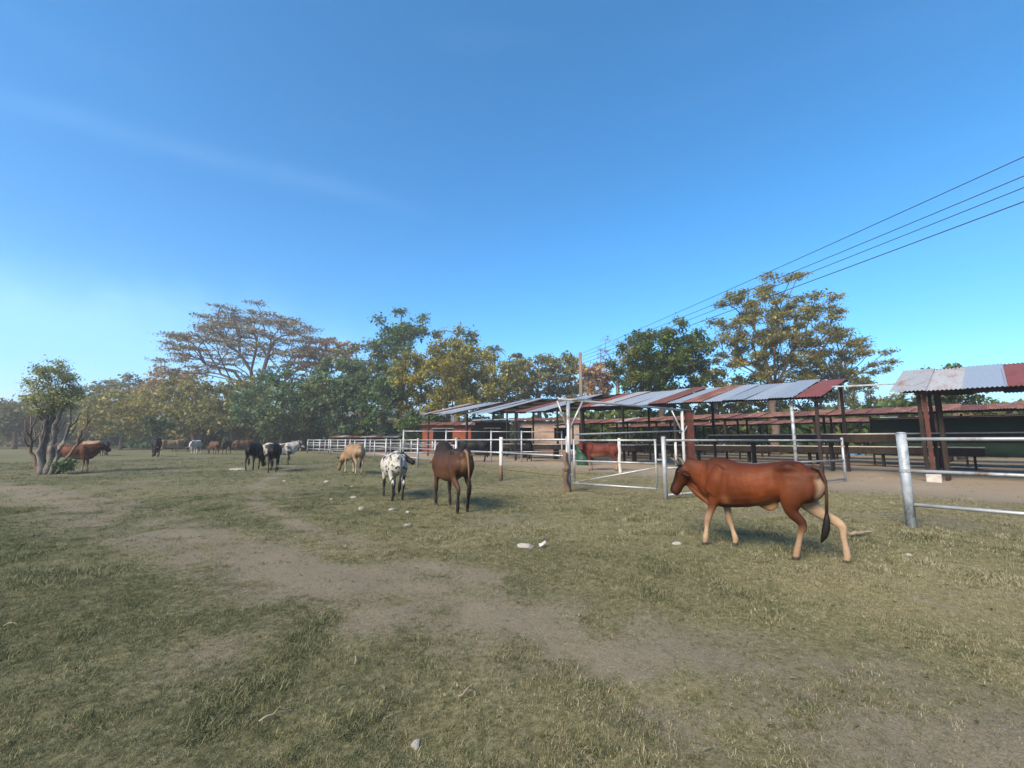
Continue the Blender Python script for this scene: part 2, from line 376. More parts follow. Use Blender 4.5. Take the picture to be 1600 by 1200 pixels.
# ------------------------------------------------------------------ far wooded hills
th = NT('hill_woods'); nh = th.noise(th.pos(), 0.12, 8, 0.7)
th.link(th.ramp(nh, [(0.35, (0.020, 0.030, 0.018)), (0.65, (0.06, 0.075, 0.04))]), th.b.inputs['Base Color']); th.b.inputs['Roughness'].default_value = 1.0
th.bump(nh, 1.0, 2.0)
hx = np.linspace(-760, 420, 240); hyv = np.linspace(330, 700, 26)
HX, HY = np.meshgrid(hx, hyv)
prof = np.sin((HY - 330) / 370 * math.pi) ** 0.7
HZ = prof * (26 + 26 * vnoise(HX, HY, 220, 9.0, 3) + 9 * (vnoise(HX, HY, 16, 9.5, 3) - 0.4)) * np.clip((120 - HX) / 260, 0.25, 1) - 0.5
idx = np.arange(HX.size).reshape(HX.shape)
hq = np.stack([idx[:-1, :-1].ravel(), idx[:-1, 1:].ravel(), idx[1:, 1:].ravel(), idx[1:, :-1].ravel()], 1)
tag(link('hill', fast_mesh('hill', np.stack([HX.ravel(), HY.ravel(), HZ.ravel()], 1), hq, th.m, True)), 'low wooded hill on the far skyline', kind='structure')

#@@TREES@@
# ------------------------------------------------------------------ trees
M['bark'] = simple_mat('grey_brown_bark', (0.075, 0.055, 0.042), (0.17, 0.13, 0.10), 0.9, 0, 5, 0.6, 0.1)
M['barkwarm'] = simple_mat('reddish_bark', (0.11, 0.065, 0.048), (0.24, 0.155, 0.115), 0.9, 0, 4, 0.5, 0.1)
M['barkpale'] = simple_mat('pale_grey_bark', (0.085, 0.075, 0.064), (0.23, 0.21, 0.185), 0.9, 0, 7, 1.0, 0.1, stain=(0.10, 0.08, 0.06), stain_at=(0.5, 0.65))
LM = {
 'olive': leaf_mat('olive_leaves', (0.094, 0.106, 0.033), (0.183, 0.189, 0.057), (0.307, 0.283, 0.088)),
 'yellow': leaf_mat('yellowing_leaves', (0.130, 0.124, 0.029), (0.260, 0.230, 0.050), (0.413, 0.354, 0.083), (0.189, 0.195, 0.053)),
 'green':  leaf_mat('green_leaves', (0.040, 0.083, 0.033), (0.083, 0.146, 0.054), (0.146, 0.219, 0.083)),
 'teal': leaf_mat('blue_green_leaves', (0.041, 0.083, 0.040), (0.083, 0.147, 0.068), (0.153, 0.236, 0.100), (0.142, 0.165, 0.059)),
 'dark': leaf_mat('dark_leaves', (0.021, 0.050, 0.014), (0.050, 0.100, 0.026), (0.118, 0.177, 0.041), (0.153, 0.159, 0.026), 0.35),
 'brown':  leaf_mat('brown_dry_leaves', (0.183, 0.113, 0.066), (0.312, 0.202, 0.113), (0.439, 0.293, 0.164)),
 'grey': leaf_mat('grey_green_leaves', (0.100, 0.112, 0.059), (0.165, 0.177, 0.088), (0.260, 0.260, 0.130)),
 'mixed': leaf_mat('mixed_leaves', (0.088, 0.094, 0.035), (0.171, 0.171, 0.059), (0.283, 0.266, 0.088), (0.283, 0.236, 0.059), 0.30),
 'rusty':  leaf_mat('rusty_leaves', (0.219, 0.156, 0.070), (0.312, 0.219, 0.092), (0.402, 0.274, 0.110)),

 'taupe':  leaf_mat('taupe_leaves', (0.124, 0.109, 0.068), (0.195, 0.171, 0.104), (0.283, 0.254, 0.153)),
 'sage':   leaf_mat('sage_leaves', (0.142, 0.165, 0.077), (0.236, 0.260, 0.118), (0.366, 0.366, 0.165)),
}

def leaves_mesh(name, centers, size, mat, rng, up_bias=0.35, long=1.7):
    n = len(centers)
    nrm = rng.normal(size=(n, 3)); nrm[:, 2] += up_bias * 2 * np.sign(rng.random(n) + 0.2)
    nrm /= np.linalg.norm(nrm, axis=1, keepdims=True)
    t = rng.normal(size=(n, 3)); t -= (t * nrm).sum(1, keepdims=True) * nrm; t /= np.linalg.norm(t, axis=1, keepdims=True)
    b = np.cross(nrm, t); s = (size * np.clip(rng.lognormal(-0.05, 0.42, n), 0.35, 2.1))[:, None]
    v = np.empty((n, 4, 3)); bend = nrm * s * 0.18
    v[:, 0] = centers - t * s * long * 0.5; v[:, 1] = centers - b * s * 0.5 + bend + t * s * 0.1
    v[:, 2] = centers + t * s * long * 0.5; v[:, 3] = centers + b * s * 0.5 + bend + t * s * 0.1
    return fast_mesh(name, v.reshape(-1, 3), np.arange(n * 4).reshape(n, 4), mat)

def tree_parts(h, cw, base, n_clumps, leaf, n_leaf, leafmat, bark, seed, trunk_r=None, flat=0.7, shape='dome', lean=(0, 0), clump=None, twigs=5, depth=None, n_trunk=1, fork=0.25, bal=0.25):
    rng = np.random.default_rng(seed)
    depth = depth or cw
    clump = clump or cw * 0.17
    trunk_r = trunk_r or max(0.08, h * 0.022)
    cz0, cz1 = base, h
    C = []; tries = 0
    while len(C) < n_clumps and tries < 6000:
        tries += 1
        u = rng.normal(size=3); u /= np.linalg.norm(u); rad = rng.random() ** 0.45
        p = u * rad
        if shape == 'umbrella':
            a = rng.random() * 2 * math.pi; q = math.sqrt(rng.random())
            z = (1 - q * q) * 0.62 + rng.normal() * 0.07 + (0.30 if rng.random() < 0.75 else 0.05)
            p = np.array((q * math.cos(a), q * math.sin(a), z * 2 - 1))
        elif shape == 'cone': 
            k = 1.0 - 0.55 * max(0, p[2]); p[0] *= k; p[1] *= k
        c = np.array((p[0] * (cw / 2 - clump * 0.6) + lean[0], p[1] * (depth / 2 - clump * 0.6) + lean[1], (cz0 + cz1) / 2 + p[2] * ((cz1 - cz0) / 2 - clump * flat * 0.55)))
        c += rng.normal(size=3) * clump * 0.12
        if C and min(np.linalg.norm((c - d) * (1, 1, 1.3)) for d in C) < clump * (0.85 if tries < 3000 else 0.5): continue
        C.append(c)
    C = np.array(C)
    # skeleton
    tb = MB(); nodes = []; par = []; 
    forkz = base + (h - base) * fork
    for k in range(6):
        f = k / 5
        nodes.append(np.array((lean[0] * 0.5 * f * f + rng.normal() * trunk_r * 0.35 * (k > 0), lean[1] * 0.5 * f * f + rng.normal() * trunk_r * 0.35 * (k > 0), forkz * f))); par.append(k - 1)
    order = np.argsort(np.linalg.norm(C - nodes[-1], axis=1)); tips = []; plen = [0.0] * 6
    for ci in order:
        c = C[ci]; best = None
        for i in range(3, len(nodes)):
            d = c - nodes[i]; L = np.linalg.norm(d); cost = L + bal * plen[i] + max(0, (nodes[i][2] - c[2])) * 1.5 + (0.0 if i > 5 else -0.2 * L)
            if best is None or cost < best[0]: best = (cost, i)
        i = best[1]; a = nodes[i]; L = np.linalg.norm(c - a); prev = i
        for s in (0.35, 0.7, 1.0):
            p = a + (c - a) * s + np.array((0, 0, L * 0.13 * math.sin(s * math.pi))) + rng.normal(size=3) * L * 0.05 * (s < 1)
            nodes.append(p); par.append(prev); plen.append(plen[prev] + float(np.linalg.norm(p - nodes[prev]))); prev = len(nodes) - 1
        tips.append(prev)
    cnt = np.zeros(len(nodes)); 
    for t in tips:
        k = t
        while k >= 0: cnt[k] += 1; k = par[k]
    cnt = np.maximum(cnt, 0.4)
    rad = trunk_r * (cnt / max(cnt)) ** 0.5
    rad = np.maximum(rad, trunk_r * 0.07)
    rad[0] *= 1.5; rad[1] *= 1.08
    kids = {}
    for i, p in enumerate(par):
        if p >= 0: kids.setdefault(p, []).append(i)
    used = set()
    def chain(i0, start):
        pts, rs = [nodes[start], nodes[i0]] if start >= 0 else [nodes[i0]], [min(rad[start], rad[i0] * 1.25), rad[i0]] if start >= 0 else [rad[i0]]
        i = i0
        while kids.get(i):
            ks = sorted(kids[i], key=lambda q: -cnt[q]); nxt = ks[0]
            for q in ks[1:]: chain(q, i)
            pts.append(nodes[nxt]); rs.append(rad[nxt]); i = nxt
        if len(pts) > 1: tb.tube(pts, rs, 7 if rs[0] > trunk_r * 0.4 else 5)
    chain(0, -1)
    # twigs and leaves
    L_all = []; per = max(1, int(n_leaf / len(C)))
    for c in C:
        k = max(4, int(twigs * 1.6)); u = rng.normal(size=(k, 3)); u /= np.linalg.norm(u, axis=1, keepdims=True)
        u *= (rng.random((k, 1)) ** 0.4); u *= clump * rng.uniform(0.8, 1.2); u[:, 2] *= flat
        tipsp = c + u
        for q in tipsp[:twigs]:
            m = c + (q - c) * 0.5 + rng.normal(size=3) * clump * 0.06
            tb.tube([c, m, q], [trunk_r * 0.055, trunk_r * 0.04, trunk_r * 0.018], 3, cap=False)
        w = rng.integers(0, k, per)
        f = rng.random((per, 1)) ** 0.6
        pos = c + (tipsp[w] - c) * f + rng.normal(size=(per, 3)) * clump * np.array((0.22, 0.22, 0.22 * flat))
        L_all.append(pos)
    me_t = tb.mesh('trunk', M[bark], True)
    me_c = leaves_mesh('crown', np.concatenate(L_all), leaf, LM[leafmat], rng) if n_leaf else None
    return me_t, me_c

def tree(name, label, px, top, wpx, Y, base_px=None, leafmat='olive', bark='bark', n_clumps=26, n_leaf=4000, leaf=None, seed=0, cat='tree', group=None, **kw):
    p = at(px, 700, Y); x = p.x
    h = at(px, top, Y).z; cw = wpx * (Y / 670.0) * (1.0 if 'shape' in kw else 1.15)
    base = max(0.3, at(px, base_px, Y).z) if base_px else h * 0.3
    leaf = leaf or max(0.12, Y * 0.0042)
    t, c = tree_parts(h, cw, base, n_clumps, leaf * 0.80, int(n_leaf * 1.4), leafmat, bark, seed or int(px + top), **kw)
    r = empty(name, (x, Y, -0.05), 0, label, cat, group)
    link('trunk', t, r)
    if c: link('crown', c, r)
    return r
GT = 'trees along the far edge of the pasture'
# big umbrella tree and the tall trees of the back row
tree('umbrella_tree', 'huge spreading umbrella tree with thin brownish crown towering over the left woods', 392, 483, 258, 85, 592, 'taupe', 'barkwarm', 150, 20000, 0.22, 3, shape='umbrella', flat=0.17, clump=2.9, twigs=9, trunk_r=0.8, fork=-0.3, bal=0.42)
tree('umbrella_tree', 'smaller umbrella tree with rusty crown just right of the huge umbrella tree', 503, 527, 105, 95, 590, 'brown', 'barkwarm', 40, 3600, 0.36, 5, shape='umbrella', flat=0.28, clump=2.0, group=None)
tree('tall_tree', 'tall dark tree with ragged crown rising left of the yellow tree', 625, 476, 100, 72, 600, 'green', 'bark', 34, 4200, 0.30, 12, flat=0.8, clump=1.9)
tree('broad_tree', 'dark olive tree peeking over the top of the yellow tree', 712, 504, 96, 76, 610, 'olive', 'bark', 30, 3600, 0.32, 13, clump=2.0)
tree('broad_tree', 'large yellow-olive tree standing left of the long shed', 697, 527, 165, 57, 668, 'yellow', 'bark', 85, 19000, 0.22, 14, clump=1.6, twigs=4)
tree('broad_tree', 'grey green tree between the tall dark tree and the rusty umbrella tree', 563, 520, 95, 74, 640, 'grey', 'bark', 30, 3800, 0.32, 15)
tree('broad_tree', 'blue-green bushy tree with low crown left of the rail fence corner', 440, 574, 150, 62, 684, 'teal', 'bark', 64, 13000, 0.25, 16, clump=1.8)
tree('broad_tree', 'green bushy tree behind the far corner of the rail fence', 528, 555, 125, 59, 682, 'teal', 'bark', 56, 12000, 0.24, 17, clump=1.7)
tree('broad_tree', 'green tree with pale limbs between fence corner and yellow tree', 598, 562, 90, 57, 676, 'green', 'barkpale', 40, 5000, 0.25, 18, clump=1.5)
tree('broad_tree', 'olive tree below the left half of the huge umbrella tree', 362, 579, 130, 66, 688, 'olive', 'bark', 46, 6500, 0.27, 19, clump=1.9)
tree('broad_tree', 'green tree with drooping crown below the umbrella tree left edge', 300, 580, 115, 68, 690, 'olive', 'barkwarm', 44, 6000, 0.28, 20, clump=1.9)
tree('broad_tree', 'orange-tinged tree left of the huge umbrella tree', 262, 560, 110, 84, 668, 'rusty', 'bark', 34, 4200, 0.35, 21, clump=2.3)
tree('broad_tree', 'low yellow-green tree behind the tan and black cows at left', 188, 604, 130, 70, 692, 'yellow', 'barkwarm', 46, 6000, 0.28, 22, clump=1.9)
tree('broad_tree', 'feathery dark tree at the left skyline, right one of two', 206, 583, 70, 92, 655, 'grey', 'bark', 24, 2600, 0.38, 23, clump=2.2)
tree('broad_tree', 'feathery dark tree at the left skyline, left one of two', 156, 586, 66, 94, 655, 'grey', 'bark', 22, 2400, 0.38, 24, clump=2.2)
tree('broad_tree', 'dark spreading tree directly behind the gnarled tree at left', 92, 600, 115, 82, 690, 'grey', 'bark', 40, 4800, 0.34, 25, clump=2.2)
tree('broad_tree', 'dark grey-green tree with pale forked trunk at the left picture edge', 22, 618, 115, 74, 680, 'grey', 'barkwarm', 40, 5200, 0.30, 26, clump=2.0, trunk_r=0.3)
tree('broad_tree', 'dark tree cut by the left picture edge', -70, 620, 130, 80, 688, 'grey', 'bark', 40, 4600, 0.34, 27, clump=2.3)
tree('broad_tree', 'small dark bush tree above the black cow grazing at left', 243, 645, 40, 60, 686, 'dark', 'bark', 16, 2000, 0.22, 28, clump=0.9)
tree('broad_tree', 'olive tree right of the yellow tree behind the shed', 785, 548, 105, 70, 645, 'olive', 'bark', 36, 4600, 0.29, 29, clump=1.9)
tree('broad_tree', 'grey-olive tree behind the shed between palms and pole', 842, 545, 90, 74, 640, 'grey', 'barkwarm', 34, 4200, 0.30, 30, clump=1.8)
tree('broad_tree', 'flat-topped olive tree just left of the utility pole', 888, 540, 86, 76, 640, 'olive', 'bark', 32, 4200, 0.31, 31, clump=1.8, flat=0.5)
tree('broad_tree', 'reddish brown dry tree just right of the utility pole', 934, 556, 66, 62, 640, 'brown', 'barkwarm', 30, 3600, 0.24, 32, clump=1.2)
tree('bare_tree', 'leafless pale tree left of the dark mango tree', 968, 522, 74, 80, 600, 'brown', 'barkpale', 40, 500, 0.2, 33, clump=1.6, twigs=14, trunk_r=0.35)
tree('mango_tree', 'dense dark green rounded tree behind the long shed', 1040, 501, 160, 46, 640, 'dark', 'bark', 95, 24000, 0.17, 34, clump=1.35, twigs=3)
tree('tall_tree', 'tall open tree with thin autumn crown right of the dark mango tree', 1212, 424, 182, 46, 612, 'mixed', 'bark', 120, 27000, 0.145, 35, clump=1.15, flat=0.55, twigs=7, trunk_r=0.40, fork=0.0, lean=(0.6, 0), bal=0.6)
tree('open_tree', 'sparse yellowing tree between the two sheds', 1322, 512, 130, 47, 606, 'mixed', 'barkpale', 60, 9000, 0.14, 36, clump=1.15, flat=0.5, twigs=9, fork=0.05, bal=0.6)
tree('broad_tree', 'dark crown just showing above the right shed roof', 1500, 566, 80, 34, 640, 'dark', 'bark', 26, 4200, 0.16, 37, clump=0.85)
for k, (a, b, w, Y, m) in enumerate([(1125, 566, 100, 52, 'olive'), (1192, 572, 100, 54, 'mixed'), (1268, 570, 110, 53, 'olive'), (1355, 574, 110, 56, 'mixed'), (1450, 612, 130, 50, 'olive'), (1560, 618, 150, 46, 'dark')]):
    lab = ['low olive shrub tree behind the shed under the mango tree edge', 'yellowish shrub tree at the foot of the tall open tree', 'olive shrub tree behind the shed right of the tall open tree',
           'yellowing shrub tree seen in the gap between the sheds', 'olive shrub tree behind the left end of the right shed', 'dark green shrub tree seen under the right shed roof', 'olive shrub tree beyond the right picture edge behind the right shed'][k]
    tree('shrub_tree', lab, a, b, w, Y, 690, m, 'bark', 34, 4200, 0.20, 60 + k, clump=1.2, group='shrub trees behind the sheds')
for k, (a, b, w, Y, m) in enumerate([(650, 640, 90, 54, 'dark'), (570, 648, 90, 60, 'teal'), (480, 650, 80, 66, 'dark'), (410, 652, 80, 70, 'olive'), (330, 655, 80, 74, 'dark'), (140, 662, 80, 80, 'grey'), (60, 660, 70, 86, 'grey'), (760, 640, 80, 66, 'dark')]):
    lab = ['dark thicket bush left of the shed end', 'bush behind the far corner of the rail fence', 'dark bush under the blue-green tree', 'olive bush behind the black cows', 'dark bush behind the white cow',
           'grey bush behind the tan cow at left', 'grey bush left of the gnarled tree', 'dark bush behind the orange-walled building'][k]
    tree('bush', lab, a, b, w, Y, 697, m, 'bark', 24, 2600, Y * 0.0042, 80 + k, clump=1.3, cat='bush', group='bushes under the tree line')

def thicket(label, pts, hgt, n, leaf, mat, seed, thick=3.5):
    rng = np.random.default_rng(seed); P = np.array(pts, float); seg = np.linalg.norm(np.diff(P, axis=0), axis=1); cum = np.concatenate([[0], np.cumsum(seg)])
    q = rng.random(n) * cum[-1]; i = np.clip(np.searchsorted(cum, q) - 1, 0, len(P) - 2); f = (q - cum[i]) / seg[i]; xy = P[i] + (P[i + 1] - P[i]) * f[:, None]
    top = hgt * (0.55 + 0.75 * vnoise(xy[:, 0], xy[:, 1], 5.0, seed, 3)); z = top * rng.random(n) ** 0.8
    xy = xy + rng.normal(size=(n, 2)) * thick * 0.5
    tag(link('thicket', leaves_mesh('thicket', np.column_stack([xy, z]), leaf, LM[mat], rng)), label, 'thicket', kind='stuff')
thicket('dense undergrowth filling the gaps under the far trees', [(-190, 95), (-110, 100), (-70, 98), (-30, 92), (0, 86), (30, 78)], 6.0, 16000, 0.75, 'olive', 91)
thicket('dark undergrowth under the nearer trees left of the sheds', [(-75, 84), (-48, 74), (-30, 68), (-14, 62), (2, 60)], 3.6, 9000, 0.5, 'green', 92)
thicket('dark hedge growing behind the sheds on the right', [(8, 58), (25, 54), (38, 46), (50, 34), (62, 24)], 5.2, 15000, 0.42, 'dark', 93)

def palm(label, px, top, Y, seed):
    rng = np.random.default_rng(seed); h = at(px, top, Y).z; x = at(px, 600, Y).x
    r = empty('palm_tree', (x, Y, -0.05), 0, label, 'palm tree', 'palm trees behind the shed')
    tb = MB(); n = 8; hc = h - 2.2
    tb.tube([(0.35 * math.sin(k / n * 2.5), 0, hc * k / n) for k in range(n + 1)], np.linspace(0.24, 0.15, n + 1), 8)
    tb.build('trunk', M['bark'], r, True); top_p = np.array((0.35 * math.sin(2.5), 0, hc))
    V = []; Q = []
    for k in range(17):
        a = k * 2.4 + rng.normal() * 0.1; el = rng.uniform(-0.1, 1.25); L = rng.uniform(2.4, 3.2); m = 14
        d = np.array((math.cos(a), math.sin(a), 0)); sd = np.array((-d[1], d[0], 0))
        s = np.linspace(0.05, 1, m)
        P = top_p + d[None] * (L * s * math.cos(el) * (1 - 0.12 * s))[:, None] + np.array((0, 0, 1))[None] * (L * (s * math.sin(el) - 0.75 * s ** 2.2))[:, None]
        for i in range(m):
            ll = 0.75 * math.sin(math.pi * (0.15 + 0.8 * s[i])) + 0.1
            for sg in (-1, 1):
                b0 = P[i]; tip = P[i] + sg * sd * ll * 0.75 + d * ll * 0.35 + np.array((0, 0, -ll * 0.45))
                w = d * 0.07; j = len(V)
                V += [b0 - w, b0 + w, tip + w * 0.3, tip - w * 0.3]; Q.append((j, j + 1, j + 2, j + 3))
    link('crown', fast_mesh('crown', V, Q, LM['olive']), r)
palm('coconut palm poking above the trees, left one of two', 770, 529, 84, 4)
palm('shorter coconut palm poking above the trees, right one of two', 806, 541, 88, 6)

# gnarled multi-stemmed tree at left
def gnarled():
    rng = np.random.default_rng(5); b = gp(66, 741)
    r = empty('gnarled_tree', (b.x, b.y, gz(b.x, b.y) - 0.05), 0, 'gnarled multi-stemmed tree with grey fluted trunks and small pale green crown at left', 'tree')
    stems = [((-0.1, 0, 0), (-0.75, 0.1, 0.9), (-0.85, 0, 1.7), (-0.7, 0, 2.1), 0.13), ((0.0, -0.05, 0), (-0.1, -0.1, 0.8), (-0.25, 0, 1.6), (-0.1, 0, 2.6), 0.22),
             ((0.15, 0.1, 0), (0.25, 0, 0.8), (0.1, 0.1, 1.7), (0.3, 0.1, 2.8), 0.24), ((0.3, 0, 0), (0.55, 0.1, 0.9), (0.5, 0.2, 1.7), (0.75, 0.2, 2.3), 0.2),
             ((0.4, 0.2, 0), (0.95, 0.3, 1.0), (1.25, 0.3, 1.9), (1.4, 0.3, 2.5), 0.12), ((-0.15, 0.2, 0), (-0.45, 0.3, 1.1), (-0.5, 0.2, 1.9), (-0.6, 0.3, 2.6), 0.15)]
    for st in stems:
        tb = MB(); P = [np.array(q) for q in st[:4]]; pts = []
        for k in range(13):
            t = k / 12; u = 1 - t
            pts.append(u ** 3 * P[0] + 3 * u * u * t * P[1] + 3 * u * t * t * P[2] + t ** 3 * P[3] + rng.normal(size=3) * 0.03)
        rad = 0.55 * st[4] * (1.15 - 0.45 * np.linspace(0, 1, 13)) * (1 + 0.12 * rng.normal(size=13)); rad[0] *= 1.4
        tb.tube(pts, np.stack([rad, rad * rng.uniform(0.6, 0.9)], 1), 9)
        for q in range(5):
            k = int(rng.integers(5, 13)); a = rng.random() * 6.28; e = pts[k]
            tb.tube([e, e + np.array((0.25 * math.cos(a), 0.2 * math.sin(a), 0.3)), e + np.array((0.4 * math.cos(a), 0.3 * math.sin(a), 0.75))], [0.04, 0.028, 0.012], 5)
        tb.build('trunk', M['barkpale'] if st[4] > 0.16 else M['bark'], r, True)
    t, c = tree_parts(5.3, 2.5, 2.5, 30, 0.045, 8500, 'sage', 'barkpale', 51, trunk_r=0.075, clump=0.50, flat=0.7, twigs=7, fork=-0.1, bal=0.6)
    link('trunk', t, r, (-0.15, 0.1, 0)); link('crown', c, r, (-0.15, 0.1, 0))
    t, c = tree_parts(0.8, 1.3, 0.12, 12, 0.04, 1800, 'green', 'bark', 52, trunk_r=0.03, clump=0.22, flat=0.8, twigs=4, fork=0.0)
    q = empty('bush', (b.x + 0.75, b.y + 0.1, gz(b.x, b.y) - 0.05), 0, 'low green bush at the foot of the gnarled tree', 'bush'); link('trunk', t, q); link('crown', c, q)
gnarled()

# ------------------------------------------------------------------ fences and gates
def pole_part(name, a, b, r, mat, parent, sides=8, wob=0.0, taper=1.0, seed=0):
    rng = np.random.default_rng(seed + 3); a = np.array(a, float); b = np.array(b, float); n = 2 if wob == 0 else 7
    pts = [a + (b - a) * k / (n - 1) + (rng.normal(size=3) * wob if 0 < k < n - 1 else 0) for k in range(n)]
    m = MB(); m.tube(pts, np.linspace(r, r * taper, n), sides); return m.build(name, mat, parent, True)
def loc3(o, p): return Vector((p[0] - o.location.x, p[1] - o.location.y, p[2] - o.location.z))

def rail_fence(label, pts, heights, tops, mat=None, r_post=0.05, r_rail=0.028, group=None, posts=None, name='rail_fence', mats=None, cat='fence'):
    mat = mat or M['galv']
    p0 = pts[0]; o = empty(name, (p0[0], p0[1], 0), 0, label, cat, group)
    for i, p in enumerate(pts):
        t = tops[i] if isinstance(tops, (list, tuple)) else tops
        if posts is not None and not posts[i]: continue
        rp = r_post[i] if isinstance(r_post, (list, tuple)) else r_post
        pole_part('post', loc3(o, (p[0], p[1], gz(p[0], p[1]) - 0.1)), loc3(o, (p[0], p[1], t)), rp, (mats[i] if mats else mat), o, 10)
    for h in heights:
        for a, b in zip(pts[:-1], pts[1:]):
            d = Vector((b[0] - a[0], b[1] - a[1])).normalized() * 0.0
            pole_part('rail', loc3(o, (a[0] + d.x, a[1] + d.y, h)), loc3(o, (b[0], b[1], h)), r_rail, mat, o, 8)
    return o
# near fence at the right with its fat leaning pipe post
fr = rail_fence('pipe rail fence with fat weathered post at the right picture edge', [(6.9, 7.66), (8.5, 5.75), (10.2, 3.8)], (1.52, 0.97, 0.40), 1.62, M['galv'], [0.074, 0.06, 0.06], 0.03, mats=[M['galv_old'], M['galv'], M['galv']])
mcap = MB(); mcap.tube([(0, 0, 1.62), (0, 0, 1.635), (0, 0, 1.645)], [0.077, 0.07, 0.03], 12); mcap.build('post_cap', M['galv_old'], fr.children[0], True)
mk = MB(); mk.tube([(0, 0, 0.95), (0, 0, 1.0)], [0.082, 0.082], 12); mk.build('rail_collar', M['galv'], fr.children[0])

# panel between the gate and the gap
A = (3.95, 11.3); B = (12.2, 16.0)
fp = rail_fence('long pipe rail panel behind the walking red cow', [A, ((A[0] + B[0]) / 2, (A[1] + B[1]) / 2), B], (1.50, 0.78, 0.10), 1.60, M['galv'], [0.055, 0.03, 0.045], 0.03, posts=[1, 0, 1])
pole_part('upright', loc3(fp, (4.35, 11.53, 0.85)), loc3(fp, (4.35, 11.53, 1.45)), 0.035, M['whitepost'], fp)

# gate hung on the tall post
G0 = Vector((1.80, 12.9, 0)); G1 = Vector((3.80, 11.38, 0))
gt = empty('pipe_gate', G0, 0, 'pipe gate with slanting brace hung on the tall braced post', 'gate')
for h in (1.50, 0.90, 0.25):
    pole_part('rail', loc3(gt, (G0.x, G0.y, h)), loc3(gt, (G1.x, G1.y, h)), 0.027, M['galv'], gt)
for q in (0.02, 0.985):
    p = G0.lerp(G1, q); pole_part('stile', loc3(gt, (p.x, p.y, 0.22)), loc3(gt, (p.x, p.y, 1.53)), 0.03, M['galv'], gt)
pole_part('brace', loc3(gt, (G0.x + .03, G0.y, 0.27)), loc3(gt, (G1.x, G1.y, 0.80)), 0.024, M['galv'], gt)
for h in (0.5, 1.2):
    mh = MB(); mh.box(loc3(gt, (G0.x - 0.03, G0.y + 0.02, h)), (0.09, 0.05, 0.06)); mh.build('hinge', M['galv_old'], gt)
ml = MB(); ml.box(loc3(gt, (G1.x + 0.06, G1.y - 0.02, 1.0)), (0.14, 0.03, 0.04)); ml.build('latch', M['galv_old'], gt)

# overhead frame
P0 = Vector((1.70, 13.0, 0)); P1 = Vector((6.85, 17.3, 0)); TOP0, TOP1 = 2.72, 2.72
fo = empty('overhead_frame', P0, 0, 'tall overhead pipe frame with two Y-braced posts above the gate', 'frame')
pole_part('post', loc3(fo, (P0.x, P0.y, -0.1)), loc3(fo, (P0.x, P0.y, TOP0 - .05)), 0.06, M['galv'], fo)
pole_part('post', loc3(fo, (P1.x, P1.y, -0.1)), loc3(fo, (P1.x, P1.y, TOP1 - .05)), 0.06, M['whitepost'], fo)
d = (P1 - P0).normalized(); e0 = P0 - d * 0.4; e1 = P1 + d * 0.5
pole_part('cross_beam', loc3(fo, (e0.x, e0.y, TOP0)), loc3(fo, (e1.x, e1.y, TOP1)), 0.04, M['galv'], fo)
lat = Vector((1, 0.1, 0)).normalized()
for P, k in ((P0, 0.33), (P1, 0.42)):
    for sg in (-1, 1):
        q = P + lat * sg * (k if sg < 0 else k * 1.4); pole_part('brace', loc3(fo, (P.x, P.y, 1.75)), loc3(fo, (q.x, q.y, TOP0 - 0.03)), 0.03, M['galv'], fo)
pole_part('short_bar', loc3(fo, (P0.x - 0.28, P0.y, TOP0 + 0.0)), loc3(fo, (P0.x + 0.75, P0.y + 0.2, TOP0 + 0.03)), 0.032, M['galv'], fo)
q0 = P0 + Vector((0.25, 0.4, 0)); pole_part('top_rail', loc3(fo, (q0.x, q0.y, 1.68)), loc3(fo, (P1.x, P1.y, 1.88)), 0.028, M['galv'], fo)
ow = empty('wooden_post', (1.60, 12.85, 0), 0, 'old brown wooden post tied to the tall braced gate post', 'post')
pole_part('stake', (0, 0, -0.15), (-0.03, 0.05, 1.15), 0.09, M['wood'], ow, 9, 0.02, 0.75)
mt = MB(); mt.tube([(-.01, .02, .62), (-.01, .02, .68)], [.105, .105], 10); mt.build('wire_tie', M['barbed'], ow)
rw = empty('wooden_post', (7.15, 17.35, 0), 0, 'thick red-brown timber post beside the far Y-braced post', 'post')
mr = MB(); mr.box((0, 0, 1.3), (0.24, 0.24, 2.7)); mr.build('timber', M['redwood'], rw)
mr = MB(); mr.box((0, 0, 2.68), (0.34, 0.30, 0.07)); mr.build('cap_board', M['darkwood'], rw)
p = gp(969, 742); wp = empty('fence_post', (p.x, p.y, 0), 0, 'single white post standing behind the gate', 'post')
pole_part('shaft', (0, 0, -0.1), (0, 0, 1.56), 0.075, M['whitepost'], wp, 8, 0.006, 0.95)
mc = MB(); mc.tube([(0, 0, 1.555), (0, 0, 1.585), (0, 0, 1.60)], [0.072, 0.06, 0.02], 8); mc.build('cap', M['whitepost'], wp)

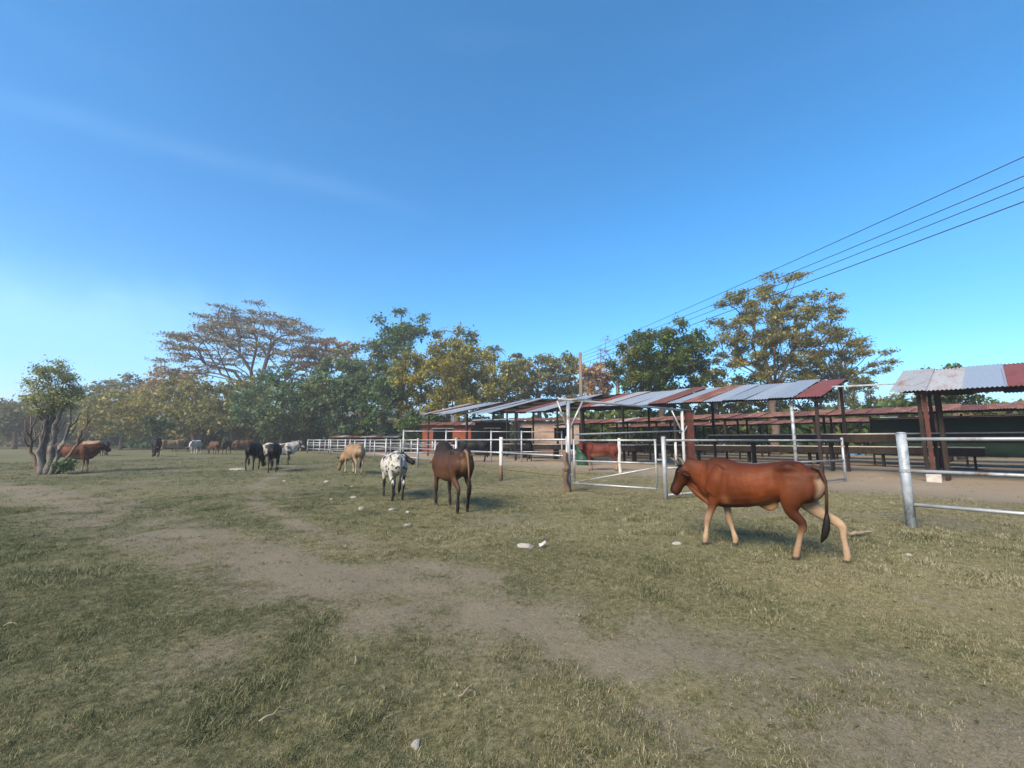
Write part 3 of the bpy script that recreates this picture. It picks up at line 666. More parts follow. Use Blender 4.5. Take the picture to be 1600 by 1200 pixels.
# long fence running away to the left
far_pts = [(1.66, 13.1), (-0.42, 16.7), (-2.6, 20.2), (-5.3, 24.4), (-8.6, 29.6), (-12.2, 36.0), (-15.5, 40.3), (-18.5, 44.2), (-21.2, 47.8), (-24.2, 51.3)]
lf = rail_fence('long pipe rail fence running from the gate away to the tree line', far_pts, (1.52, 1.03), 1.62, M['galv'], [0.04, 0.07, 0.06, 0.06, 0.055, 0.06, 0.06, 0.06, 0.06, 0.07], 0.03, mats=[M['galv'], M['whitepost']] + [M['galv']] * 8)
for a, b in zip(far_pts[2:-1], far_pts[3:]):
    q = ((a[0] + b[0]) / 2, (a[1] + b[1]) / 2); pole_part('post', loc3(lf, (*q, -0.1)), loc3(lf, (*q, 1.55)), 0.042, M['galv'], lf)
    pole_part('rail', loc3(lf, (*a, 1.27)), loc3(lf, (*b, 1.27)), 0.022, M['galv'], lf)
    pole_part('rail', loc3(lf, (*a, 0.52)), loc3(lf, (*b, 0.52)), 0.026, M['galv'], lf)
for a, b in zip(far_pts[:3], far_pts[1:4]):
    pole_part('wire_strand', loc3(lf, (*a, 0.42)), loc3(lf, (*b, 0.40)), 0.012, M['barbed'], lf)
tie = MB(); tie.tube([loc3(lf, (-0.42, 16.7, -0.1)), loc3(lf, (-0.44, 16.68, 0.55))], [0.085, 0.08], 9); tie.build('timber_foot', M['wood'], lf, True)
# taller inner fence of the yard
inn = [(-6.9, 27.5), (-4.3, 28.2), (-1.4, 29.0), (0.65, 29.6), (3.5, 30.4)]
rail_fence('taller inner pipe fence in front of the two black cows', inn, (2.08, 1.50, 0.72), 2.15, M['galv'], 0.055, 0.03)
# back fence of the yard
bf = [(-24.2, 51.3), (-21.6, 51.05), (-19.0, 50.8), (-16.5, 50.4), (-14.0, 50.0), (-11.5, 49.5), (-9.0, 49.0), (-6.5, 48.5), (-4.0, 48.0), (1.0, 47.0)]
rail_fence('far pipe fence across the back of the yard from the left corner', bf, (1.55, 1.20, 0.85, 0.5), 1.65, M['galv'], 0.07, 0.035)

# ------------------------------------------------------------------ sheds
AX = Vector((-0.66, 0.75, 0)).normalized(); DP = Vector((0.75, 0.66, 0)).normalized()
def corr_mesh(name, w, L, n_corr=9, amp=0.022):
    k = n_corr * 2 + 1; xs = np.linspace(0, w, k); zz = np.where(np.arange(k) % 2 == 0, amp, -amp); rows = 3
    V = []; Q = []
    for j in range(rows):
        for i in range(k): V.append((xs[i], L * j / (rows - 1), zz[i]))
    for j in range(rows - 1):
        for i in range(k - 1): Q.append((j * k + i, j * k + i + 1, (j + 1) * k + i + 1, (j + 1) * k + i))
    me = fast_mesh(name, V, Q, M['zinc']); return me
SHEET_W = 0.98
SHEETS = {}
def sheet(parent, origin, dirx, diry, mat, L, jit=0.0, w=SHEET_W):
    key = (round(L, 1), round(w, 2))
    if key not in SHEETS: SHEETS[key] = corr_mesh('roof_sheet', w * 1.05, key[0])
    o = bpy.data.objects.new('roof_sheet', SHEETS[key]); COL.objects.link(o); o.parent = parent
    o.material_slots[0].link = 'OBJECT'; o.material_slots[0].material = mat
    X = Vector(dirx).normalized(); Yv = Vector(diry).normalized(); Z = X.cross(Yv)
    if Z.z < 0: Z = -Z
    m = Matrix((X, Yv, Z)).transposed().to_4x4(); m = m @ Matrix.Rotation(R.uniform(-1, 1) * jit, 4, 'Z') @ Matrix.Rotation(R.uniform(-1, 1) * jit * 0.6, 4, 'X')
    m.translation = Vector(origin); o.matrix_local = m
    return o

def shed(label, E0, length, z0, z1, pattern, depth=4.9, rise=1.15, back=True, back_mats=('rust', 'maroon', 'zincold'), post_step=4.2, overhang=0.45, over=None, end_post='darkwood', posts_front=True, seed=1, name='cattle_shed', jit=0.012, back_from=0):
    R.seed(seed)
    E0 = Vector(E0); o = empty(name, (E0.x, E0.y, 0), 0, label, 'shed')
    def P(t, d, z): 
        q = AX * t + DP * d; return Vector((q.x, q.y, z))
    def ez(t): return z0 + (z1 - z0) * t / length
    n = int(length / SHEET_W)
    upF = (DP * depth + Vector((0, 0, rise)))
    axis = P(length, 0, z1) - P(0, 0, z0)
    Ls = upF.length
    for i in range(n):
        t = i * SHEET_W; mt = pattern[i % len(pattern)] if i < len(pattern) else 'zinc'
        lift = 0.03 * (i % 2) + R.uniform(0, 0.02)
        ov = overhang + (over.get(i, 0) if over else 0) + R.uniform(-.06, .06)
        if mt is not None:
            up = upF.normalized(); st = P(t, 0, ez(t)) - up * ov + Vector((0, 0, 0.12 + lift))
            sheet(o, st, axis, up, M[mt], round(Ls + ov, 1), jit)
        if back and i >= back_from:
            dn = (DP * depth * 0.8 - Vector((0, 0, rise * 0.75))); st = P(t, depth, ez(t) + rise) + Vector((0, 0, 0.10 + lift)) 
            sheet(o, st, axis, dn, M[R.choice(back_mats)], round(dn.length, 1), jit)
    # purlins and rafters
    for d in (0.05, depth * 0.33, depth * 0.66, depth - 0.08):
        m = MB(); z = rise * d / depth
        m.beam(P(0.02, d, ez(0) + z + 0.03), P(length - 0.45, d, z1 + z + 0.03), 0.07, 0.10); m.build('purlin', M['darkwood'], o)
    k = 0; t = 0.35
    while t < length:
        zz = ez(t)
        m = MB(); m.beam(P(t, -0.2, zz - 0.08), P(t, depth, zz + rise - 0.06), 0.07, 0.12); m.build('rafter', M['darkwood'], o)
        if back and t > back_from * SHEET_W:
            m = MB(); m.beam(P(t, depth, zz + rise - 0.06), P(t, depth * 1.75, zz + rise * 0.30), 0.07, 0.12); m.build('rafter', M['darkwood'], o)
        for d, hz in ((0.25, zz - 0.1), (depth, zz + rise - 0.12)) + (((depth * 1.7, zz + rise * 0.3),) if back and t > back_from * SHEET_W else ()):
            if d < 1 and not posts_front: continue
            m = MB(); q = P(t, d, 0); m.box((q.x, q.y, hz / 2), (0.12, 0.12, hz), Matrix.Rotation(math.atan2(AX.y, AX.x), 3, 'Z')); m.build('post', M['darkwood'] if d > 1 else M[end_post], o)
        t += post_step; k += 1
    return o, P, ez
Z_ = 'zinc'; O_ = 'zincold'; MR = 'maroon'; RU = 'rust'; RP = 'rustpale'; N_ = None
pat = [MR, Z_, Z_, Z_, Z_, RP, Z_, RU, Z_, Z_, Z_, O_, MR, N_, N_, Z_, Z_, RU, N_, N_, N_, Z_, Z_, Z_, N_, N_, N_, Z_, Z_, Z_, O_, RU, O_]
s1, P1f, ez1 = shed('long open cattle shed with patched zinc and rusty sheet roof behind the fence', (13.0, 17.8, 0), 32.5, 3.25, 4.0, pat, over={15: 1.0, 16: 1.0, 17: 1.0, 21: .9, 22: .9, 23: .9, 27: .5, 28: .5, 5: .15, 8: .1, 0: -.15}, post_step=6.4, seed=3, jit=0.022, back_from=11, back_mats=('shaded_under', 'shaded_under', 'maroon'))
pole_part('pipe_post', Vector(AX * 1.2), Vector(AX * 1.2 + Vector((0, 0, 3.2))), 0.07, M['galv_old'], s1)
bx = AX * 0.1 + DP * 2.0
m = MB(); m.beam(Vector((bx.x, bx.y, 3.9)), Vector((bx.x + AX.x * -3.6, bx.y + AX.y * -3.6, 3.75)), 0.05, 0.06); m.build('tie_beam', M['galv_old'], s1)

E2 = Vector((14.75, 16.75, 0)) + AX * -7.2
pat2 = [RU, O_, RP, MR, O_, MR, 'zinc', 'zincold', 'zincold']
# right shed runs from its left end towards the camera's right
s2, P2f, ez2 = shed('nearer open shed at the right edge with grey, blue and maroon sheet roof', (14.75 - AX.x * 8.0, 16.75 - AX.y * 8.0, 0), 8.0, 3.2, 3.3, [O_, RU, RP, MR, MR, Z_, O_, O_], depth=4.2, rise=1.2, back=True, overhang=0.4, post_step=3.4, end_post='darkwood', seed=8, back_mats=('shaded_under', 'maroon'))
for t in (7.0,):
    q = P2f(t, 0.25, 0); m = MB(); m.box((q.x, q.y, 0.08), (0.42, 0.42, 0.36), Matrix.Rotation(0.75, 3, 'Z')); b_ = m.build('footing', M['concrete'], s2)
    md = b_.modifiers.new('bevel', 'BEVEL'); md.width = 0.03; md.segments = 2
    m = MB(); q2 = P2f(t, 0.25, 0); m.box((q2.x, q2.y, 1.7), (0.13, 0.13, 3.1), Matrix.Rotation(0.85, 3, 'Z')); m.build('post', M['redwood'], s2)
    for d in (1.2, 1.7):
        q3 = P2f(t - .3, d, 0); m = MB(); m.box((q3.x, q3.y, 1.75), (0.12, 0.12, 3.5), Matrix.Rotation(0.85, 3, 'Z')); m.build('post', M['darkwood'], s2)

# second row with rusty roof
patr = [RP, RU, RP, RP, RU, RP, RP, RP, RU, RU, RP, RP, RU, RP, RP, RP, RU, RP, RU, RP, RP, RU, RP, RP, RP, RU, O_, RP, RP, RU, RP, RU, RP, RP, RU, RP]
e3 = Vector((27.0, 19.0, 0))
s3, P3f, ez3 = shed('low rusty-roofed cattle shed in the second row behind the sheds', (27.0, 19.0, 0), 34.0, 2.95, 3.05, patr, depth=2.6, rise=0.42, overhang=0.3, post_step=5.6, seed=11, jit=0.02)
s4, P4f, ez4 = shed('faint third shed with pale rusty roof deep in the yard', (33.0, 24.0, 0), 34.0, 2.75, 2.85, patr[::-1], depth=2.4, rise=0.32, overhang=0.3, post_step=6.0, seed=12, jit=0.02)

# feed troughs under the roofs
def trough(label, a, b, z, w=0.9, legs=3.6, mat='concrete'):
    a = Vector((*a, 0)); b = Vector((*b, 0)); d = (b - a); L = d.length; d.normalize(); sd = Vector((-d.y, d.x, 0)); o = empty('feed_trough', a, 0, label, 'feed trough')
    m = MB(); m.beam(Vector((0, 0, z - 0.30)), d * L + Vector((0, 0, z - 0.30)), w, 0.06); m.build('bottom', M['darkwood'], o)
    for sg in (-1, 1):
        m = MB(); q = sd * sg * (w / 2 + .03); m.beam(q + Vector((0, 0, z - 0.13)), q + d * L + Vector((0, 0, z - 0.13)), 0.06, 0.36); m.build('side', M['darkwood'], o)
        m = MB(); m.beam(q + Vector((0, 0, z + 0.085)), q + d * L + Vector((0, 0, z + 0.085)), 0.10, 0.045); m.build('rim_rail', M[mat], o)
    t = 0.4
    while t < L:
        m = MB(); q = d * t; m.box((q.x, q.y, (z - .34) / 2), (0.09, w * .5, z - .34), Matrix.Rotation(math.atan2(d.y, d.x), 3, 'Z')); m.build('leg', M['darkwood'], o); t += legs
    return o
tA = Vector((21.0, 16.0)); ax2 = Vector((AX.x, AX.y))
trough('long feed trough with pale rim along the right half of the yard', (tA.x, tA.y), tuple(tA + ax2 * 13.5), 1.72)
tB = Vector((24.0, 22.0))
trough('long dark feed trough deeper in the yard', (tB.x, tB.y), tuple(tB + ax2 * 26), 1.05)
tC = Vector((8.5, 29.0))
trough('dark feed trough under the long shed behind the red cow in the yard', (tC.x, tC.y), tuple(tC + ax2 * 14), 1.1)

# buildings behind the long shed's far end
def building(label, px0, px1, Y, top, zb, wall, name='brick_shack', roofc='rust', openings=()):
    a = at(px0, 690, Y); b = at(px1, 690, Y); h = at(px0, top, Y).z; o = empty(name, (a.x, Y, 0), 0, label, 'building')
    W = b.x - a.x
    # wall built around its openings
    xs = sorted(set([0, W] + [q for (u0, u1, v0, v1) in openings for q in (u0 * W, u1 * W)])); m = MB()
    for x0, x1 in zip(xs[:-1], xs[1:]):
        mid = (x0 + x1) / 2; op = [q for q in openings if q[0] * W < mid < q[1] * W]
        if not op: m.box(((x0 + x1) / 2, 0, h / 2), (x1 - x0, 0.2, h))
        else:
            v0, v1 = op[0][2] * h, op[0][3] * h
            if v0 > 0.01: m.box(((x0 + x1) / 2, 0, v0 / 2), (x1 - x0, 0.2, v0))
            m.box(((x0 + x1) / 2, 0, (v1 + h) / 2), (x1 - x0, 0.2, h - v1))
    wl_ = m.build('wall', M[wall], o)
    m = MB(); m.box((0.1, 2.1, h / 2), (0.2, 4.0, h)); m.build('side_wall', M[wall], o)
    m = MB(); m.box((W - 0.1, 2.1, h / 2), (0.2, 4.0, h)); m.build('side_wall', M[wall], o)
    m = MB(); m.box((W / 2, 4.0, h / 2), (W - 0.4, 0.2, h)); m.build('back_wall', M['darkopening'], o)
    for (u0, u1, v0, v1) in openings:
        m = MB(); cx = (u0 + u1) / 2 * W; w2 = (u1 - u0) * W
        m.box((cx, -0.03, v1 * h + 0.06), (w2 + 0.3, 0.32, 0.12)); m.build('lintel', M['concrete'], wl_)
    n = int((W + 1) / SHEET_W) + 1
    for i in range(n):
        sheet(o, (-0.5 + i * SHEET_W, -0.7, h + 0.05 + 0.02 * (i % 2)), (1, 0, 0), (0, 1, 0.10), M[R.choice([roofc, 'zincold', roofc])], 5.4, 0.01)
    return o
R.seed(5)
building('orange brick shack with dark window under the far end of the long shed', 660, 736, 49.5, 665, 0, 'orangewall', openings=((0.22, 0.62, 0.40, 0.88),))
building('pale peeling plaster house with doorway behind the black cow in the yard', 802, 905, 48.5, 658, 0, 'plaster', name='plaster_house', openings=((0.10, 0.28, 0.0, 0.8), (0.62, 0.84, 0.42, 0.8)))
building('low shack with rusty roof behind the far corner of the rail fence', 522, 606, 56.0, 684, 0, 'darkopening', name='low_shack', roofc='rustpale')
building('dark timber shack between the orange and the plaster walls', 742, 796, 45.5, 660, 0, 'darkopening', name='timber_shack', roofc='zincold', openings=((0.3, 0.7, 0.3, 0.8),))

# green net behind the right shed, barrels
gn = empty('shade_net', (22.5, 27.0, 0), math.radians(-42), 'dark green shade net hung behind the right shed', 'net')
nv_ = []; nq = []
for j in range(5):
    for i in range(25): nv_.append((i * 0.5, 0.10 * math.sin(i * 0.9 + j) , 0.6 + j * 0.55))
for j in range(4):
    for i in range(24): k = j * 25 + i; nq.append((k, k + 1, k + 26, k + 25))
nm_ = fast_mesh('net_cloth', nv_, nq, M['greennet'], True); no = link('net_cloth', nm_, gn); no.modifiers.new('solid', 'SOLIDIFY').thickness = 0.01
for i in range(4): pole_part('pole', (i * 4, 0.15, -0.1), (i * 4, 0.15, 3.0), 0.05, M['darkwood'], gn)
pole_part('top_batten', (0, 0.1, 2.85), (12, 0.1, 2.85), 0.04, M['galv_old'], gn)

def barrel(label, px, base, r, h, mat, lying=False):
    p = gp(px, base); o = empty('plastic_barrel', (p.x, p.y, gz(p.x, p.y)), 0.4, label, 'barrel')
    prof = [(0, .86), (.02, .95), (.06, .97), (.30, 1.0), (.33, 1.04), (.36, 1.0), (.64, 1.0), (.67, 1.04), (.70, 1.0), (.94, .97), (.98, .95), (1, .86)]
    m = MB(); m.tube([(0, 0, z * h) for z, _ in prof], [q * r for _, q in prof], 20); b = m.build('drum', M[mat], o, True)
    m = MB(); m.tube([(0, 0, h), (0, 0, h + .015)], [r * .9, r * .88], 20); lid_ = m.build('lid', M[mat], o)
    for s in (-.5, .5):
        m = MB(); m.tube([(s * r, 0, h + .01), (s * r, 0, h + .05)], [.04, .04], 10); m.build('bung', M['hoof'], lid_)
barrel('tall green plastic barrel behind the gate next to the red cow', 911, 727, 0.40, 1.25, 'greenbarrel')
for k, (px, b) in enumerate([(1332, 712), (1352, 711)]):
    barrel(['blue plastic barrel beyond the panel end, left one of two', 'blue plastic barrel beyond the panel end, right one of two'][k], px, b, 0.45, 0.62, 'bluebarrel')

# ------------------------------------------------------------------ utility pole and wires
up = Vector((8.1, 50.0, 0)); PH = at(907, 551, 50).z
uo = empty('utility_pole', up, 0, 'brown wooden utility pole rising behind the long shed', 'utility pole')
ushaft = pole_part('shaft', (0, 0, -0.2), (0, 0, PH), 0.26, M['polewood'], uo, 12, 0.0, 0.75)
ends = [(1600, 245), (1600, 275), (1600, 293), (1600, 315)]
lab = ['topmost of the four black power cables crossing the sky at right', 'second from the top of the four black power cables at right', 'third from the top of the four black power cables at right', 'lowest of the four black power cables crossing the sky at right']
for k, (px, py) in enumerate(ends):
    xo = 0.27; zo = (0.15, 0.55, 0.95, 1.35)[k]
    m = MB(); m.tube([(0.1, -.2, PH - zo - .03), (xo, -.25, PH - zo), (xo + .05, -.25, PH - zo + .1)], [.03, .05, .03], 8); m.build('insulator', M['litter'], ushaft)
    a = Vector((up.x + xo, up.y - .25, PH - zo + .05))
    Yk = (14.0, 14.6, 15.0, 15.2)[k]; b = at(px, py, Yk); dirv = b - a
    L = 1.75; pts = []
    for i in range(41):
        s_ = i / 40 * L; q = a + dirv * s_; sag = 0.9 * (s_) * (s_ - 1.0) * 0.55
        pts.append((q.x, q.y, q.z + sag))
    m = MB(); m.tube([Vector(q) - a for q in pts], 0.019 + 0.004 * (k == 3), 6); w_ = m.build('power_cable', M['wire'], None, True, a)
    tag(w_, lab[k], 'cable', 'power cables')

# ------------------------------------------------------------------ cattle
def coat_mat():
    t = NT('cattle_coat'); at_ = t.n.new('ShaderNodeAttribute'); at_.attribute_name = 'coat'
    oc = t.coord('Object'); mp = t.node('ShaderNodeMapping'); mp.inputs['Scale'].default_value = (6, 14, 26); t.link(oc, mp.inputs['Vector'])
    n1 = t.noise(mp.outputs['Vector'], 3.0, 6, 0.7); n2 = t.noise(oc, 5.0, 4)
    col = t.mix(0.45, at_.outputs['Color'], t.ramp(n1, [(0.25, 0.45), (0.75, 1.25)]), 'MULTIPLY')
    col = t.mix(0.35, col, t.ramp(n2, [(0.3, 0.55), (0.7, 1.25)]), 'MULTIPLY')
    t.link(col, t.b.inputs['Base Color']); t.b.inputs['Roughness'].default_value = 0.6; t.b.inputs['Specular IOR Level'].default_value = 0.18
    t.bump(t.noise(mp.outputs['Vector'], 9.0, 4), 0.25, 0.004)
    return t.m
M['coat'] = coat_mat()

FACE = [None]
def cow_mesh(pose, seed, voxel, coat, hump=0.0, yaw=0.0, horns=True, udder=False, belly=0.0, tail_sw=0.0, tailc=None):
    rng = np.random.default_rng(seed)
    mb = MB(); S = []      # S: sample points with tag and parameter
    def limb(tagn, pts, rad, sides=14, ref=(0, 1, 0)):
        # densify
        P = np.array(pts, float); rd = np.array(rad, float)
        if rd.ndim == 1: rd = np.stack([rd, rd], 1)
        n = len(P); tt = np.linspace(0, n - 1, (n - 1) * 4 + 1)
        def cr(A):
            out = []
            for q in tt:
                i = min(int(q), n - 2); f = q - i; p0 = A[max(i - 1, 0)]; p1 = A[i]; p2 = A[i + 1]; p3 = A[min(i + 2, n - 1)]
                out.append(0.5 * ((2 * p1) + (-p0 + p2) * f + (2 * p0 - 5 * p1 + 4 * p2 - p3) * f * f + (-p0 + 3 * p1 - 3 * p2 + p3) * f ** 3))
            return np.array(out)
        PP = cr(P); RR = np.maximum(cr(rd), 0.008)
        mb.tube(PP, RR, sides, ref=ref)        # rad[:,0] along ref (lateral), rad[:,1] the other way
        for i in range(len(PP)): S.append((*PP[i], tagn, i / (len(PP) - 1), float(RR[i].mean())))
    # torso: (x, top, bottom, half width)
    T = [(-0.80, 1.10, 0.93, 0.07), (-0.74, 1.17, 0.80, 0.15), (-0.62, 1.21, 0.70, 0.205), (-0.46, 1.235, 0.70, 0.22), (-0.27, 1.205, 0.665 - belly, 0.215), (0.0, 1.18, 0.59 - belly, 0.265), (0.22, 1.19, 0.55 - belly * .6, 0.25), (0.42, 1.225 + hump * .6, 0.54, 0.225), (0.56, 1.22 + hump, 0.58, 0.19), (0.70, 1.15 + hump * .2, 0.66, 0.155), (0.80, 1.06, 0.76, 0.10)]
    limb(0, [(x, 0, (a + b) / 2) for x, a, b, w in T], [(w, (a - b) / 2) for x, a, b, w in T], 20)
    # spine and hip bones
    for s in (-1, 1):
        limb(0, [(-0.60, s * 0.11, 1.10), (-0.45, s * 0.148, 1.145), (-0.30, s * 0.11, 1.09)], [0.06, 0.068, 0.06], 10)
        limb(0, [(-0.78, s * 0.08, 1.04), (-0.70, s * 0.09, 1.06), (-0.58, s * 0.1, 1.04)], [0.05, 0.07, 0.07], 10)
        limb(0, [(0.36, s * 0.16, 1.10), (0.46, s * 0.17, 0.92), (0.56, s * 0.16, 0.74)], [(0.07, 0.12), (0.085, 0.14), (0.075, 0.12)], 12)
    # legs; offsets of the hooves in x
    hx = pose['hoof']
    for k, (tagn, fx, s) in enumerate(((1, 1, 1), (2, 1, -1), (3, -1, 1), (4, -1, -1))):
        d = hx[k]
        lift = max(0, pose.get('lift', (0, 0, 0, 0))[k])
        if fx > 0:
            y = s * 0.135
            el = (0.50 + d * 0.18, y * 1.05, 0.64); kn = (0.52 + d * 0.62 + (0.06 if lift else 0), y, 0.375 + lift * .5); ft = (0.50 + d * 0.97, y, 0.115 + lift); ho = (0.515 + d, y, 0.0 + lift)
            limb(tagn, [(0.46, s * 0.12, 0.95), (0.48 + d * .05, s * 0.14, 0.80), el, tuple((np.array(el) * 0.45 + np.array(kn) * 0.55)), kn, tuple((np.array(kn) * 0.5 + np.array(ft) * 0.5)), ft, tuple((np.array(ft) * 0.45 + np.array(ho) * 0.55)), ho],
                 [(0.06, 0.12), (0.072, 0.12), (0.060, 0.080), (0.045, 0.052), (0.047, 0.054), (0.027, 0.033), (0.039, 0.045), (0.031, 0.037), (0.047, 0.058)])
        else:
            y = s * 0.14
            st = (-0.42 + d * 0.25, y * 1.12, 0.70); hk = (-0.66 + d * 0.72, y, 0.46 + lift * .4); ft = (-0.60 + d * 0.98, y * .95, 0.115 + lift); ho = (-0.575 + d, y * .95, 0.0 + lift)
            limb(tagn, [(-0.56, s * 0.10, 1.06), (-0.54 + d * .05, s * 0.135, 0.92), (-0.50 + d * .15, s * 0.15, 0.78), tuple(np.array(st) * .55 + np.array(hk) * .45 + np.array((0.01, 0, 0.01))), hk, tuple((np.array(hk) * 0.55 + np.array(ft) * 0.45)), ft, tuple((np.array(ft) * 0.45 + np.array(ho) * 0.55)), ho],
                 [(0.08, 0.19), (0.10, 0.22), (0.092, 0.17), (0.058, 0.085), (0.039, 0.058), (0.028, 0.037), (0.036, 0.043), (0.032, 0.039), (0.045, 0.055)])
    # neck and head
    poll = np.array(pose['poll'], float); muz = np.array(pose['muzzle'], float)
    def yawed(p):
        f = min(max((p[0] - 0.5) / (poll[0] - 0.5 + 1e-6), 0), 1.4) if abs(poll[0] - .5) > .05 else 1
        a = yaw * f; c, s_ = math.cos(a), math.sin(a); x, y = p[0] - 0.55, p[1]
        return (0.55 + c * x - s_ * y, s_ * x + c * y, p[2])
    w0 = np.array((0.44, 0, 0.96)); n1 = w0 * .55 + poll * .45 + np.array((0.03, 0, 0.0)); hd = (muz - poll); HL = np.linalg.norm(hd); hdn = hd / HL
    perp = np.array((hdn[2], 0, -hdn[0])); perp = perp if perp[2] < 0 else -perp      # towards the throat
    b0 = poll - hdn * 0.02 + perp * 0.07
    limb(5, [yawed(q) for q in (w0, w0 * .8 + n1 * .2 + (0.03, 0, -.0), n1 + np.array((0, 0, -0.03)), b0 * .7 + n1 * .3, b0)], [(0.155, 0.28), (0.15, 0.265), (0.12, 0.205), (0.098, 0.155), (0.085, 0.12)], 16)
    dl = [w0 + (0.16, 0, -.36), w0 * .6 + n1 * .4 + (0.17, 0, -.27), n1 + (0.13, 0, -0.22), b0 + perp * .08 + hdn * .10, b0 + perp * .06 + hdn * .22]
    limb(5, [yawed(q) for q in dl], [(0.045, 0.10), (0.032, 0.12), (0.028, 0.10), (0.024, 0.06), (0.02, 0.03)], 10)
    prof = [(-0.06, 0.06, 0.070, 0.07), (0.02, 0.078, 0.108, 0.105), (0.14, 0.098, 0.118, 0.130), (0.28, 0.106, 0.110, 0.136), (0.45, 0.100, 0.086, 0.118), (0.64, 0.092, 0.074, 0.096), (0.82, 0.090, 0.080, 0.090), (0.95, 0.092, 0.080, 0.084), (1.03, 0.094, 0.060, 0.062), (1.06, 0.094, 0.03, 0.03)]
    limb(6, [yawed(poll + hdn * HL * a + perp * b) for a, b, c, d in prof], [(c, d) for a, b, c, d in prof], 14)
    # sex details of the belly
    if udder: limb(0, [(-0.06, 0, 0.64), (-0.12, 0, 0.62), (-0.18, 0, 0.605), (-0.26, 0, 0.67)], [(0.026, 0.05), (0.022, 0.055), (0.018, 0.05), (0.03, 0.05)], 10)
    me0 = mb.mesh('body', None)
    ob = bpy.data.objects.new('tmp', me0); COL.objects.link(ob)
    rm = ob.modifiers.new('r', 'REMESH'); rm.mode = 'VOXEL'; rm.voxel_size = voxel; rm.use_smooth_shade = True
    sm = ob.modifiers.new('s', 'SMOOTH'); sm.factor = 0.5; sm.iterations = 5 if voxel < 0.02 else (5 if voxel < 0.03 else 2)
    dg = bpy.context.evaluated_depsgraph_get(); me = bpy.data.meshes.new_from_object(ob.evaluated_get(dg), depsgraph=dg)
    bpy.data.objects.remove(ob); bpy.data.meshes.remove(me0)
    # ears, horns, tail grown on
    ex = MB(); marks = []
    def grow(kind, pts, rad, sides=8, ref=(0, 1, 0)):
        n0 = ex.n; ex.tube(pts, rad, sides, ref=ref); marks.append((kind, n0, ex.n))
    hb = poll + perp * 0.055
    for s in (-1, 1):
        e0 = hb + hdn * 0.06 + perp * 0.03 + np.array((0, s * 0.075, 0)); out = np.array((-0.75, s * 0.75, -0.30)); 
        grow('ear', [yawed(e0 + out * q) for q in (0, 0.06, 0.14, 0.21)], [(0.02, 0.025), (0.018, 0.055), (0.014, 0.052), (0.006, 0.012)], 8, ref=(0.3, 0, 0.9))
        if horns:
            h0 = poll + perp * 0.035 + np.array((0, s * 0.075, 0)); ud = -perp
            grow('horn', [yawed(h0), yawed(h0 + ud * 0.05 + np.array((0, s * 0.06, 0)) - hdn * .03), yawed(h0 + ud * 0.12 + np.array((0, s * 0.085, 0)) - hdn * .05), yawed(h0 + ud * 0.18 + np.array((0, s * 0.075, 0)) - hdn * .05)], [0.030, 0.026, 0.016, 0.005], 8)
    tx = pose.get('tail', 0.0)
    tp = [(-0.70, 0, 1.165), (-0.79, 0.0, 1.135), (-0.835, tail_sw * .2, 1.0), (-0.835 - tx * .1, tail_sw * .5, 0.80), (-0.82 - tx * .25, tail_sw * .8, 0.60)]
    grow('tail', tp, [0.034, 0.028, 0.023, 0.019, 0.018], 8)
    grow('switch', [tp[-1], (-0.815 - tx * .3, tail_sw * .9, 0.52), (-0.80 - tx * .4, tail_sw, 0.42), (-0.77 - tx * .4, tail_sw * 1.05, 0.32), (-0.73 - tx * .4, tail_sw * 1.05, 0.24)], [0.020, 0.036, 0.045, 0.036, 0.008], 8)
    nb = len(me.vertices); co = np.zeros(nb * 3, np.float32); me.vertices.foreach_get('co', co); co = co.reshape(-1, 3).astype(float)
    SA = np.array(S); tags = np.zeros(nb, int); par = np.zeros(nb)
    for i in range(0, nb, 4000):
        d = np.linalg.norm(co[i:i + 4000, None] - SA[None, :, :3], axis=2) / SA[None, :, 5]; j = d.argmin(1); tags[i:i + 4000] = SA[j, 3].astype(int); par[i:i + 4000] = SA[j, 4]
    nrm = np.zeros(nb * 3, np.float32); me.vertices.foreach_get('normal', nrm); nrm = nrm.reshape(-1, 3).astype(float); ax_ = np.abs(co[:, 1]); X_, Z_v = co[:, 0], co[:, 2]
    def g3(x0, z0, sx, sz): return np.exp(-((X_ - x0) / sx) ** 2 - ((Z_v - z0) / sz) ** 2)
    tor = (tags == 0) | ((tags >= 1) & (tags <= 4) & (Z_v > 0.62)); side = np.clip(ax_ / 0.12, 0, 1)
    dsp = -0.028 * g3(-0.28, 1.00, 0.08, 0.11) * side - 0.018 * g3(-0.24, 0.80, 0.06, 0.16) * side - 0.022 * g3(0.33, 0.95, 0.045, 0.22) * side - 0.02 * g3(0.66, 0.98, 0.05, 0.18) * side + 0.014 * g3(0.48, 0.92, 0.08, 0.12) * side
    dsp += 0.0018 * np.sin((X_ + 0.25 * (1.0 - Z_v)) * 2 * math.pi / 0.075) * g3(0.08, 0.86, 0.20, 0.20) * side
    dsp += -0.008 * g3(-0.60, 1.10, 0.07, 0.05) * side + 0.004 * g3(-0.44, 1.17, 0.05, 0.04) * side - 0.018 * g3(-0.62, 0.72, 0.03, 0.16) * side
    nkk = (tags == 5); dsp2 = 0.006 * np.sin((X_ * 0.7 - Z_v * 0.9) * 2 * math.pi / 0.07) * nkk * np.clip((1.05 - Z_v) / 0.15, 0, 1)
    dsp = dsp * tor + dsp2 + (0.006 * nz3(co, 5.0, seed) + 0.003 * nz3(co, 13.0, seed)) * tor
    co = co + nrm * dsp[:, None]; me.vertices.foreach_set('co', co.astype(np.float32).ravel())
    FACE[0] = (co - poll) @ perp; col = coat(co, tags, par, seed)
    zmin = co[:, 2] < 0.055; zmin &= (tags >= 1) & (tags <= 4); col[zmin] = (0.035, 0.03, 0.026)
    ec = []
